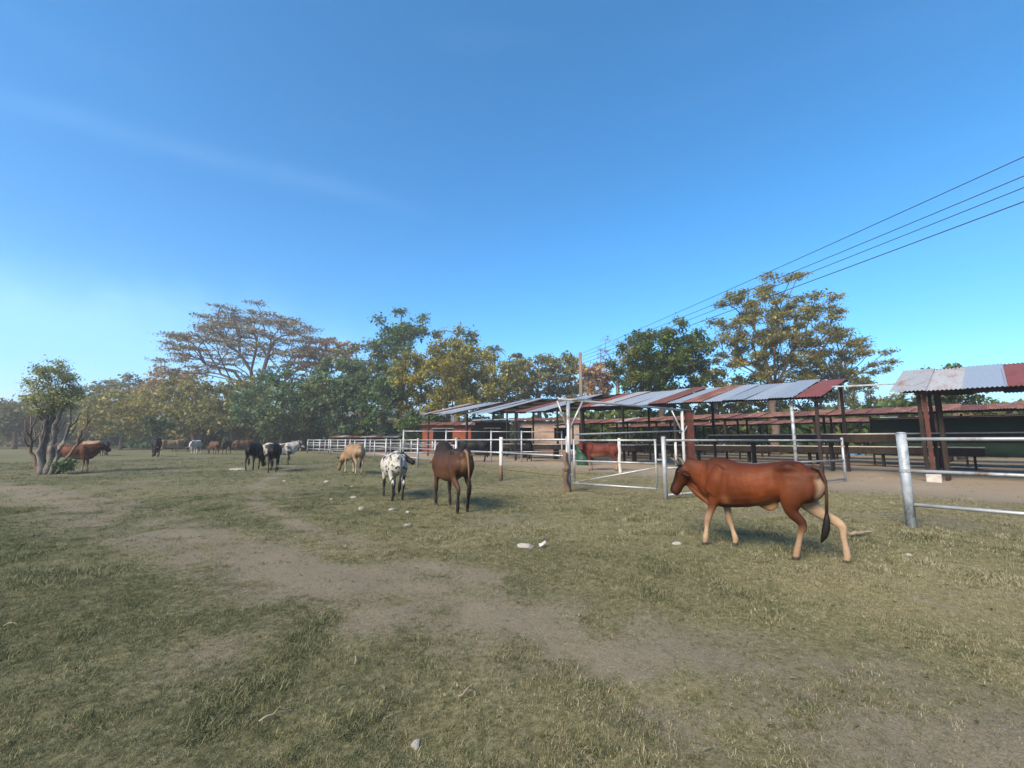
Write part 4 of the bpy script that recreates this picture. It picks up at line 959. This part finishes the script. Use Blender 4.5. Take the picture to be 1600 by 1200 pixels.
    headc = col[tags == 6].mean(0) if (tags == 6).any() else col.mean(0); rumpc = col[(tags == 0) & (co[:, 0] < -0.6)].mean(0)
    for kind, a, b in marks:
        c = {'ear': headc * 0.8, 'horn': np.array((0.10, 0.09, 0.075)), 'tail': np.array(tailc) if tailc else np.minimum(rumpc * 0.35, 0.10), 'switch': np.array((0.010, 0.008, 0.007))}[kind]
        ec.append(np.repeat(c[None], b - a, 0))
    bmx = bmesh.new(); bmx.from_mesh(me); em = ex.mesh('x', None, True); bmx.from_mesh(em); bmx.to_mesh(me); bmx.free()
    C4 = np.ones((len(me.vertices), 4), np.float32); C4[:nb, :3] = col; C4[nb:, :3] = np.concatenate(ec)
    a_ = me.color_attributes.new('coat', 'FLOAT_COLOR', 'POINT'); a_.data.foreach_set('color', C4.ravel())
    me.polygons.foreach_set('use_smooth', np.ones(len(me.polygons), bool)); me.materials.append(M['coat']); me.name = 'body'
    eyes = [yawed(poll + hdn * HL * 0.24 + perp * 0.045 + np.array((0, s * 0.088, 0))) for s in (-1, 1)]
    nost = [yawed(poll + hdn * HL * 0.97 + perp * 0.045 + np.array((0, s * 0.042, 0))) for s in (-1, 1)]
    return me, eyes, nost

def lerp(a, b, t): t = np.clip(t, 0, 1)[:, None]; return np.asarray(a)[None] * (1 - t) + np.asarray(b)[None] * t
def nz3(co, s, seed): return np.array([mnoise.noise((p[0] * s + seed * 3.1, p[1] * s * 1.2 + seed, p[2] * s)) for p in co])
def coat_red(co, tg_, pr, seed):
    base = np.array((0.092, 0.0225, 0.0052)); c = np.repeat(base[None], len(co), 0); x, y, z = co.T; n = nz3(co, 3.0, seed)
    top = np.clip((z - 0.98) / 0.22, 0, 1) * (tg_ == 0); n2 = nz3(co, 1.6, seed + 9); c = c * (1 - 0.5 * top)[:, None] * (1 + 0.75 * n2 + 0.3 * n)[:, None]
    leg = (tg_ >= 1) & (tg_ <= 4); k = np.clip((np.where(tg_ == 3, 0.50, 0.58) + 0.06 * n - z) / 0.16, 0, 1) * leg * np.where(tg_ == 3, 0.75, 1.0)
    hind_far = (tg_ == 4); k = np.maximum(k, np.clip((0.88 - z) / 0.2, 0, 1) * hind_far)
    inner = leg & (np.abs(y) < 0.125); k = np.maximum(k, np.clip((0.85 - z) / 0.15, 0, 1) * inner * 0.9)
    cream = np.array((0.31, 0.215, 0.135)); c = c * (1 - k)[:, None] + cream * k[:, None]
    knee = np.exp(-((z - 0.38) / 0.06) ** 2) * leg * (tg_ != 4); c = c * (1 - 0.35 * knee)[:, None] + np.array((0.15, 0.05, 0.02)) * (0.35 * knee)[:, None]
    b = np.exp(-((x + 0.22) / 0.16) ** 2) * np.clip((0.74 - z) / 0.12, 0, 1) * (tg_ == 0); c = c * (1 - b)[:, None] + np.array((0.22, 0.12, 0.055)) * b[:, None]
    el = np.exp(-((x - 0.36) / 0.06) ** 2 - ((z - 0.66) / 0.06) ** 2) * 0.7; c = c * (1 - el)[:, None] + np.array((0.24, 0.10, 0.04)) * el[:, None]
    r = 0.85 * np.clip((-x - 0.71) / 0.05, 0, 1) * np.clip((1.10 - z) / 0.1, 0, 1) * np.clip((z - 0.5) / 0.1, 0, 1) * np.clip((0.16 - np.abs(y)) / 0.05, 0, 1) * np.clip((np.abs(y) - 0.02) / 0.04, 0, 1); c = c * (1 - r)[:, None] + cream * r[:, None]
    bl = np.clip((0.62 - z) / 0.05, 0, 1) * (tg_ == 0) * (x > -0.02) * (x < 0.45); c *= (1 - 0.75 * bl)[:, None]  # underside shade painted into the coat along the front belly
    h = (tg_ == 6); c[h] *= 0.62; f = np.clip((0.085 - FACE[0]) / 0.06, 0, 1) * h; c *= (1 - 0.85 * f)[:, None]
    mz = np.clip((pr - 0.86) / 0.06, 0, 1) * h; c = c * (1 - mz)[:, None] + np.array((0.10, 0.06, 0.05)) * mz[:, None]
    ch = h & (pr < 0.8) & (np.abs(y) > 0.06); c[ch] *= 0.85
    nk = (tg_ == 5) * np.clip((z - 1.12) / 0.08, 0, 1); c *= (1 - 0.35 * nk)[:, None]
    und = (tg_ == 5) * np.clip((0.86 - z) / 0.15, 0, 1) * 0.5; c = c * (1 - und)[:, None] + np.array((0.17, 0.07, 0.03)) * und[:, None]
    return c
def coat_plain(base, dark, light, k_top=0.6, legs='dark', head='dark'):
    base, dark, light = map(np.array, (base, dark, light))
    def f(co, tg_, pr, seed):
        x, y, z = co.T; n = nz3(co, 2.5, seed)
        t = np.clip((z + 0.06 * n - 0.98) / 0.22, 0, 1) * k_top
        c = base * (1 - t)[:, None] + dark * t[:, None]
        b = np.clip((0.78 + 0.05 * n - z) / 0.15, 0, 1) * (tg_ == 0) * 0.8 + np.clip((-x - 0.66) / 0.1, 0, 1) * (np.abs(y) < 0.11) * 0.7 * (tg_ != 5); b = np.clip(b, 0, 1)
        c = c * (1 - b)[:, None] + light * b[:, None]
        leg = (tg_ >= 1) & (tg_ <= 4); k = np.clip((0.50 - z) / 0.2, 0, 1) * leg; lc = dark if legs == 'dark' else light
        c = c * (1 - k)[:, None] + lc * k[:, None]
        if head == 'dark': h = (tg_ == 6); c[h] = c[h] * 0.35 + dark * 0.65
        mz = np.clip((pr - 0.86) / 0.06, 0, 1) * (tg_ == 6); c = c * (1 - mz)[:, None] + np.array((0.03, 0.025, 0.02)) * mz[:, None]
        return c
    return f
def coat_spots(white, black, th, legs_dark=True, head_dark=True, sc=4.2):
    white, black = np.array(white), np.array(black)
    def f(co, tg_, pr, seed):
        x, y, z = co.T; n = nz3(co, sc, seed) + 0.5 * nz3(co, sc * 2.3, seed + 5)
        k = np.clip((n - th) / 0.06, 0, 1)
        leg = (tg_ >= 1) & (tg_ <= 4)
        if legs_dark: k = np.maximum(k, np.clip((0.52 + 0.05 * n - z) / 0.08, 0, 1) * leg)
        if head_dark: k = np.maximum(k, (tg_ == 6) * 1.0)
        return white * (1 - k)[:, None] + black * k[:, None]
    return f
BLACK = coat_plain((0.006, 0.0055, 0.006), (0.005, 0.0045, 0.005), (0.009, 0.008, 0.008))
POSES = {
 'walk': dict(hoof=(0.20, -0.14, 0.12, -0.38), poll=(1.07, 0, 1.13), muzzle=(1.26, 0, 0.74), tail=0.0),
 'stand': dict(hoof=(0.03, -0.04, -0.05, 0.03), poll=(1.02, 0, 1.25), muzzle=(1.33, 0, 0.98)),
 'graze': dict(hoof=(0.12, -0.10, -0.06, 0.05), poll=(1.10, 0, 0.62), muzzle=(1.22, 0, 0.14)),
 'low': dict(hoof=(0.05, -0.08, -0.10, 0.06), poll=(1.10, 0, 1.02), muzzle=(1.31, 0, 0.64)),
}
GC = 'cattle grazing and walking around the pasture'
def cow(label, x, y, head, scale, pose, coat, seed, voxel=0.034, stretch=1.0, **kw):
    me, eyes, nost = cow_mesh(POSES[pose], seed, voxel, coat, **kw)
    o = empty('cow', (x, y, gz(x, y) - 0.015), math.atan2(head[1], head[0]), label, 'cow', GC); k_ = scale * (1.12 if voxel >= 0.04 else 1.0); o.scale = (k_ * stretch, k_ * stretch, k_)
    link('body', me, o)
    if voxel < 0.03:
        for e in eyes:
            m = MB(); m.tube([np.array(e) + (0, 0, q) for q in (-0.017, -0.012, 0, 0.012, 0.017)], [0.004, 0.014, 0.018, 0.014, 0.004], 10); m.build('eye', M['eye'], o, True)
        for e in nost:
            m = MB(); m.tube([np.array(e) + (0, 0, q) for q in (-0.010, 0, 0.010)], [0.003, 0.011, 0.003], 8); m.build('nostril', M['eye'], o, True)
    return o
def on(px, py): p = gp(px, py); return p.x, p.y
# the red cow walking left
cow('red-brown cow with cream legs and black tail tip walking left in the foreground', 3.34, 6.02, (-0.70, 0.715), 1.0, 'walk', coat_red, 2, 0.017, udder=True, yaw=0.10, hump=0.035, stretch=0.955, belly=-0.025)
BULL = coat_plain((0.062, 0.027, 0.014), (0.014, 0.010, 0.009), (0.13, 0.065, 0.035), 0.97)
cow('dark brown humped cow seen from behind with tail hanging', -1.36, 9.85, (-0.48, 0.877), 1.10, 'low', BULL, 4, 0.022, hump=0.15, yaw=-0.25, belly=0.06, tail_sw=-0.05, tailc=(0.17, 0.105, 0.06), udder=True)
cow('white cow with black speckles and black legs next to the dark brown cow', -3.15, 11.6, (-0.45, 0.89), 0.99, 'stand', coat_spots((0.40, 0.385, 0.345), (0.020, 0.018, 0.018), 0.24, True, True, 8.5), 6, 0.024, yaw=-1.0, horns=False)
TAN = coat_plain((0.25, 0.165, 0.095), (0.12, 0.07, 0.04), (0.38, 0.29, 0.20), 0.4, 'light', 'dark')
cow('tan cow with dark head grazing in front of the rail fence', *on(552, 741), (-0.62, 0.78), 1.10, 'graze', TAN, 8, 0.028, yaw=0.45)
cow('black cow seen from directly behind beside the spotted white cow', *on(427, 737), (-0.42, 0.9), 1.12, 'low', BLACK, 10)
cow('black cow standing just left behind the nearest black cow', -13.3, 22.4, (-0.30, 0.95), 1.12, 'graze', BLACK, 11, yaw=-0.3)
cow('spotted grey-white cow half hidden behind the black cows', -14.1, 26.2, (0.80, 0.35), 1.10, 'stand', coat_spots((0.36, 0.34, 0.30), (0.05, 0.04, 0.035), 0.12, True, False, 3.0), 12)
cow('black cow grazing left of the tan cow in the far herd', *on(243, 714), (0.55, -0.75), 1.25, 'graze', BLACK, 13, 0.04)
cow('light tan cow in the far herd touching the grazing black cow', *on(264, 711), (0.55, 0.8), 1.15, 'stand', TAN, 14, 0.04)
WHITE = coat_plain((0.46, 0.43, 0.38), (0.38, 0.35, 0.31), (0.50, 0.48, 0.44), 0.4, 'light', 'light')
cow('single white cow facing the camera in the far herd', *on(305, 709), (0.25, -0.95), 1.12, 'low', WHITE, 15, 0.04)
BROWN = coat_plain((0.10, 0.045, 0.024), (0.045, 0.022, 0.014), (0.18, 0.11, 0.065), 0.6)
cow('brown cow left of the dark cow in the far herd', *on(334, 710), (-0.75, 0.5), 1.05, 'graze', BROWN, 16, 0.04)
DARKB = coat_plain((0.045, 0.025, 0.018), (0.025, 0.016, 0.014), (0.08, 0.05, 0.035), 0.7)
cow('dark brown cow at the right end of the far herd', *on(353, 710), (0.3, -0.85), 1.15, 'low', DARKB, 17, 0.04)
cow('dark cow half hidden between tan cow and white cow', *on(284, 706), (0.6, 0.75), 1.2, 'low', DARKB, 31, 0.04)
cow('dark brown cow at the tree line behind the nearest black cows', *on(378, 705), (0.8, 0.5), 1.15, 'stand', BROWN, 32, 0.04)
cow('pale cow at the tree line right of the spotted cow', *on(462, 705), (-0.9, 0.3), 1.1, 'graze', WHITE, 33, 0.04)
REDB = coat_plain((0.12, 0.042, 0.022), (0.075, 0.027, 0.016), (0.28, 0.20, 0.13), 0.6, 'light', 'light')
cow('reddish brown cow partly hidden behind the gnarled trunks', *on(108, 737), (0.90, 0.42), 1.10, 'stand', REDB, 18, 0.034, yaw=0.3)
cow('pale tan cow right of the gnarled tree', *on(143, 712), (-0.95, 0.2), 1.1, 'low', TAN, 19, 0.04)
cow('small black cow just right of the pale tan cow at left', *on(162, 712), (0.75, -0.6), 1.05, 'graze', BLACK, 20, 0.04)
cow('black cow standing side-on behind the inner fence', -2.7, 30.6, (-1.0, 0.1), 1.28, 'stand', BLACK, 21, 0.034)
cow('small black cow seen from behind in the middle of the yard', 1.25, 31.5, (0.05, 1.0), 1.10, 'graze', BLACK, 22, 0.034)
YRED = coat_plain((0.10, 0.020, 0.010), (0.06, 0.013, 0.008), (0.30, 0.17, 0.09), 0.6, 'light', 'light')
cow('red cow with tan legs standing inside the yard behind the gate', 4.55, 22.0, (-0.92, 0.38), 1.15, 'stand', YRED, 23, 0.03, yaw=0.9)

# ------------------------------------------------------------------ stones, sticks, litter
def rock(label, px, py, sx, sy, sz, seed, mat='stone', name='stone', group='loose stones on the pasture', cat='stone'):
    p = gp(px, py); bm = bmesh.new(); bmesh.ops.create_icosphere(bm, subdivisions=2, radius=1.0)
    for v in bm.verts:
        d = 1 + 0.32 * mnoise.noise(v.co * 1.4 + Vector((seed * 3.3, seed, 0))) + 0.12 * mnoise.noise(v.co * 4 + Vector((seed, 0, 0)))
        v.co = Vector((v.co.x * sx * d, v.co.y * sy * d, max(v.co.z, -0.45) * sz * d))
    me = bpy.data.meshes.new('stone'); bm.to_mesh(me); bm.free(); me.materials.append(M[mat])
    o = link(name, me, None, (p.x, p.y, gz(p.x, p.y) + sz * 0.15), seed * 1.7); return tag(o, label, cat, group)
for k, (px, py, s, lab) in enumerate([(518, 781, .10, 'white stone farthest left among those in front of the tan cow'), (553, 778, .13, 'bright white stone in front of the tan cow'), (565, 796, .15, 'larger flat white stone below the bright one'),
     (612, 797, .11, 'white stone in front of the speckled cow hooves'), (637, 801, .08, 'small white stone right of the speckled cow'), (550, 762, .10, 'pale stone just below the tan cow'),
     (510, 754, .16, 'long pale stone left of the tan cow'), (637, 820, .12, 'flat pale stone lying on the trail edge'), (1058, 851, .09, 'grey stone left of the red cow front hoof'), (445, 752, .15, 'pale stone on the trail behind the black cows'),
     (1420, 868, .07, 'small grey stone below the fat fence post'), (650, 1155, .045, 'grey stone near the bottom edge of the picture')]):
    rock(lab, px, py, s * 0.72, s * 0.5, s * 0.36, k + 1, 'stone' if k not in (8, 10, 11) else 'greystone')
rock('wide flat pale slab behind the left black cow', 372, 734, 0.75, 0.4, 0.09, 31, 'stone', 'stone_slab', None, 'stone')
rock('grey stone lying beside the white litter', 820, 857, 0.12, 0.08, 0.05, 33, 'greystone')
p = gp(848, 857); m = MB()
lv = [(-.09, -.03, 0.01), (.0, -.05, .035), (.1, -.01, .02), (.12, .05, .05), (.02, .06, .02), (-.08, .04, .05)]
m.add(lv + [(x * .95, y * .95, z + .012) for x, y, z in lv] + [(0.01, 0.0, .055)], [(0, 1, 7, 6), (1, 2, 8, 7), (2, 3, 9, 8), (3, 4, 10, 9), (4, 5, 11, 10), (5, 0, 6, 11), (6, 7, 12), (7, 8, 12), (8, 9, 12), (9, 10, 12), (10, 11, 12), (11, 6, 12), (5, 4, 3, 2, 1, 0)])
lo = m.build('plastic_scrap', M['litter'], None, False, (p.x, p.y, gz(p.x, p.y) + 0.03)); lo.rotation_euler = (0.2, -0.3, 0.5); lo.scale = (0.6, 0.6, 0.6)
tag(lo, 'crumpled white plastic scrap on the grass in the middle', 'litter')
for k, (px, py, L, a, lab) in enumerate([(556, 1030, .10, 1.9, 'short pale curved stick on the bare dirt track'), (432, 1118, .16, 0.8, 'long thin dry stalk in the lower left grass'), (730, 1085, .12, 0.6, 'forked dry stick at the lower edge of the track'),
     (1345, 840, .42, 0.25, 'thick pale branch lying in the grass right of the red cow'), (15, 987, .10, 0.2, 'yellow dry stick at the left picture edge')]):
    p = gp(px, py); rng = np.random.default_rng(k + 40); m = MB(); r = 0.006 if L < .3 else 0.03
    pts = [np.array((math.cos(a) * L * (q - .5), math.sin(a) * L * (q - .5), 0.012 + r + 0.02 * math.sin(q * 3))) + rng.normal(size=3) * L * 0.04 for q in np.linspace(0, 1, 6)]
    m.tube(pts, np.array([.8, 1, 1, .9, .7, .4]) * r, 6); m.tube([pts[3], pts[3] + np.array((L * .12, -L * .1, .02)), pts[3] + np.array((L * .2, -L * .22, .03))], [r * .7, r * .5, r * .2], 5)
    tag(m.build('stick', M['stick'], None, True, (p.x, p.y, gz(p.x, p.y))), lab, 'stick', 'dry sticks on the ground')

# ------------------------------------------------------------------ grass
def grass_mat(name, a, b, c):
    t = NT(name); g = t.n.new('ShaderNodeNewGeometry'); oi = t.n.new('ShaderNodeObjectInfo')
    f = t.math('ADD', t.math('MULTIPLY', g.outputs['Random Per Island'], 0.6), t.math('MULTIPLY', oi.outputs['Random'], 0.4))
    col = t.ramp(f, [(0.15, a), (0.5, b), (0.9, c)])
    t.link(col, t.b.inputs['Base Color']); t.b.inputs['Roughness'].default_value = 0.7; t.b.inputs['Specular IOR Level'].default_value = 0.2
    tr = t.n.new('ShaderNodeBsdfTranslucent'); t.link(col, tr.inputs['Color']); mx = t.n.new('ShaderNodeMixShader'); mx.inputs['Fac'].default_value = 0.25
    t.link(t.b.outputs[0], mx.inputs[1]); t.link(tr.outputs[0], mx.inputs[2]); t.link(mx.outputs[0], t.out.inputs['Surface']); return t.m
GM = [grass_mat('green_grass', (0.024, 0.036, 0.014), (0.075, 0.095, 0.040), (0.22, 0.22, 0.11)), grass_mat('olive_grass', (0.055, 0.060, 0.026), (0.145, 0.145, 0.068), (0.33, 0.31, 0.175)), grass_mat('straw_grass', (0.15, 0.125, 0.065), (0.29, 0.26, 0.155), (0.50, 0.45, 0.31))]
def tuft(k, n, hgt, spread, seed, mat, width):
    rng = np.random.default_rng(seed); V = []; Q = []
    for i in range(n):
        a = rng.random() * 6.283; b0 = np.array((rng.normal() * spread, rng.normal() * spread, -0.01)); L = hgt * rng.uniform(0.5, 1.3); lean = rng.uniform(0.5, 1.5)
        d = np.array((math.cos(a), math.sin(a), 0)); sd = np.array((-d[1], d[0], 0)) * width * rng.uniform(.7, 1.3); j = len(V)
        p1 = b0 + d * L * 0.45 * math.sin(lean * .6) + np.array((0, 0, L * 0.5 * math.cos(lean * .6))); p2 = p1 + d * L * 0.5 * math.sin(lean * 1.2) + np.array((0, 0, L * 0.5 * math.cos(lean * 1.2)))
        V += [b0 - sd, b0 + sd, p1 + sd * .8, p1 - sd * .8, p2 + sd * .15, p2 - sd * .15]; Q += [(j, j + 1, j + 2, j + 3), (j + 3, j + 2, j + 4, j + 5)]
    return bpy.data.objects.new('tuft%d' % k, fast_mesh('tuft%d' % k, V, Q, mat))
tcol = bpy.data.collections.new('tufts')
for k in range(9): tcol.objects.link(tuft(k, 16, (0.055, 0.065, 0.05)[k % 3], 0.035, 200 + k, GM[k // 3], 0.0022))
def scatter(name, label, N, r0, r1, size, keep_green, seed, half=62):
    rng = np.random.default_rng(seed)
    u = rng.random(N); r = np.sqrt(r0 * r0 + u * (r1 * r1 - r0 * r0)); a = np.radians(rng.uniform(-half, half, N)); x = r * np.sin(a); y = r * np.cos(a)
    d = dirt_amount(x, y); pk = rng.random(N) < np.clip(1.08 - 0.85 * d, 0.22, 1) * np.clip(0.35 + 1.6 * (vnoise(x, y, 0.55, 12.0) - 0.2), 0.25, 1); x, y, d = x[pk], y[pk], d[pk]; n = len(x)
    dr = dry_amount(x, y); sel = rng.random(n) + (dr - 0.5) * 1.1; kind = np.where(sel < 0.46, 0, np.where(sel < 0.84, 1, 2)); idx = kind * 3 + rng.integers(0, 3, n)
    cl = vnoise(x, y, 0.42, 14.0, 3); tall = 0.48 + 0.55 * vnoise(x, y, 1.4, 15.0) + 2.4 * np.clip(cl - 0.50, 0, 1); sc = size * rng.uniform(0.55, 1.35, n) * tall * (1 - 0.45 * d)
    me = bpy.data.meshes.new(name); me.vertices.add(n); me.vertices.foreach_set('co', np.stack([x, y, ground_z(x, y)], 1).astype(np.float32).ravel())
    a1 = me.attributes.new('pick', 'INT', 'POINT'); a1.data.foreach_set('value', idx.astype(np.int32)); a2 = me.attributes.new('size', 'FLOAT', 'POINT'); a2.data.foreach_set('value', sc.astype(np.float32))
    a3 = me.attributes.new('turn', 'FLOAT_VECTOR', 'POINT'); rot = np.stack([rng.normal(size=n) * .15, rng.normal(size=n) * .15, rng.random(n) * 6.283], 1); a3.data.foreach_set('vector', rot.astype(np.float32).ravel())
    o = link(name, me); tag(o, label, 'grass', kind='stuff')
    ng = bpy.data.node_groups.new(name, 'GeometryNodeTree'); ng.interface.new_socket('Geometry', in_out='INPUT', socket_type='NodeSocketGeometry'); ng.interface.new_socket('Geometry', in_out='OUTPUT', socket_type='NodeSocketGeometry')
    gi = ng.nodes.new('NodeGroupInput'); go = ng.nodes.new('NodeGroupOutput'); io = ng.nodes.new('GeometryNodeInstanceOnPoints'); ci = ng.nodes.new('GeometryNodeCollectionInfo'); ci.inputs['Collection'].default_value = tcol; ci.inputs['Separate Children'].default_value = True; ci.inputs['Reset Children'].default_value = True
    def na_(nm, ty): q = ng.nodes.new('GeometryNodeInputNamedAttribute'); q.data_type = ty; q.inputs['Name'].default_value = nm; return q.outputs['Attribute']
    io.inputs['Pick Instance'].default_value = True
    L_ = ng.links; L_.new(gi.outputs[0], io.inputs['Points']); L_.new(ci.outputs[0], io.inputs['Instance']); L_.new(na_('pick', 'INT'), io.inputs['Instance Index']); L_.new(na_('turn', 'FLOAT_VECTOR'), io.inputs['Rotation']); L_.new(na_('size', 'FLOAT'), io.inputs['Scale']); L_.new(io.outputs[0], go.inputs[0])
    mo = o.modifiers.new('scatter', 'NODES'); mo.node_group = ng; return o
def scraps(label, N, r0, r1, seed):
    rng = np.random.default_rng(seed); u = rng.random(N); r = np.sqrt(r0 * r0 + u * (r1 * r1 - r0 * r0)); a = np.radians(rng.uniform(-60, 60, N)); x = r * np.sin(a); y = r * np.cos(a)
    pos = np.column_stack([x, y, ground_z(x, y) + 0.008 + rng.random(N) * 0.012]); n = N
    t = rng.normal(size=(n, 3)) * (1, 1, .25); t /= np.linalg.norm(t, axis=1, keepdims=True); b = np.cross((0, 0, 1), t); s_ = (0.006 + 0.02 * rng.random(n) ** 2.5)[:, None] * (1 + r[:, None] * 0.05); w_ = rng.uniform(0.06, 0.35, n)[:, None]
    v = np.stack([pos - t * s_, pos - b * s_ * w_ + (0, 0, .006), pos + t * s_, pos + b * s_ * w_ + (0, 0, .006)], 1)
    tag(link('leaf_litter', fast_mesh('leaf_litter', v.reshape(-1, 3), np.arange(n * 4).reshape(n, 4), GM[1])), label, 'litter', kind='stuff')
scraps('straw and dry leaf scraps strewn over pasture and track', 16000, 1.2, 16, 77)
scatter('grass', 'short trampled grass of the near pasture', 95000, 1.2, 6.5, 0.55, 0, 301)
scatter('grass', 'short dry grass of the middle pasture', 80000, 6.5, 15, 0.9, 0, 302)
scatter('grass', 'short grass of the far pasture', 50000, 15, 45, 1.6, 0, 303, 56)
# ------------------------------------------------------------------ dusty evening air
HZ_DENS = 0.0013
hz = MB(); hz.box((0, 0, 29.0), (1900, 1900, 62.0))
tz = bpy.data.materials.new('haze'); tz.use_nodes = True; tz.node_tree.nodes.clear()
vo = tz.node_tree.nodes.new('ShaderNodeOutputMaterial'); pv = tz.node_tree.nodes.new('ShaderNodeVolumePrincipled')
pv.inputs['Color'].default_value = (0.93, 0.94, 0.95, 1); pv.inputs['Density'].default_value = HZ_DENS; pv.inputs['Anisotropy'].default_value = 0.2
tz.node_tree.links.new(pv.outputs[0], vo.inputs['Volume'])
ho = hz.build('haze', tz); tag(ho, 'thin dusty haze hanging over the pasture', 'haze', kind='stuff')
#@@END@@
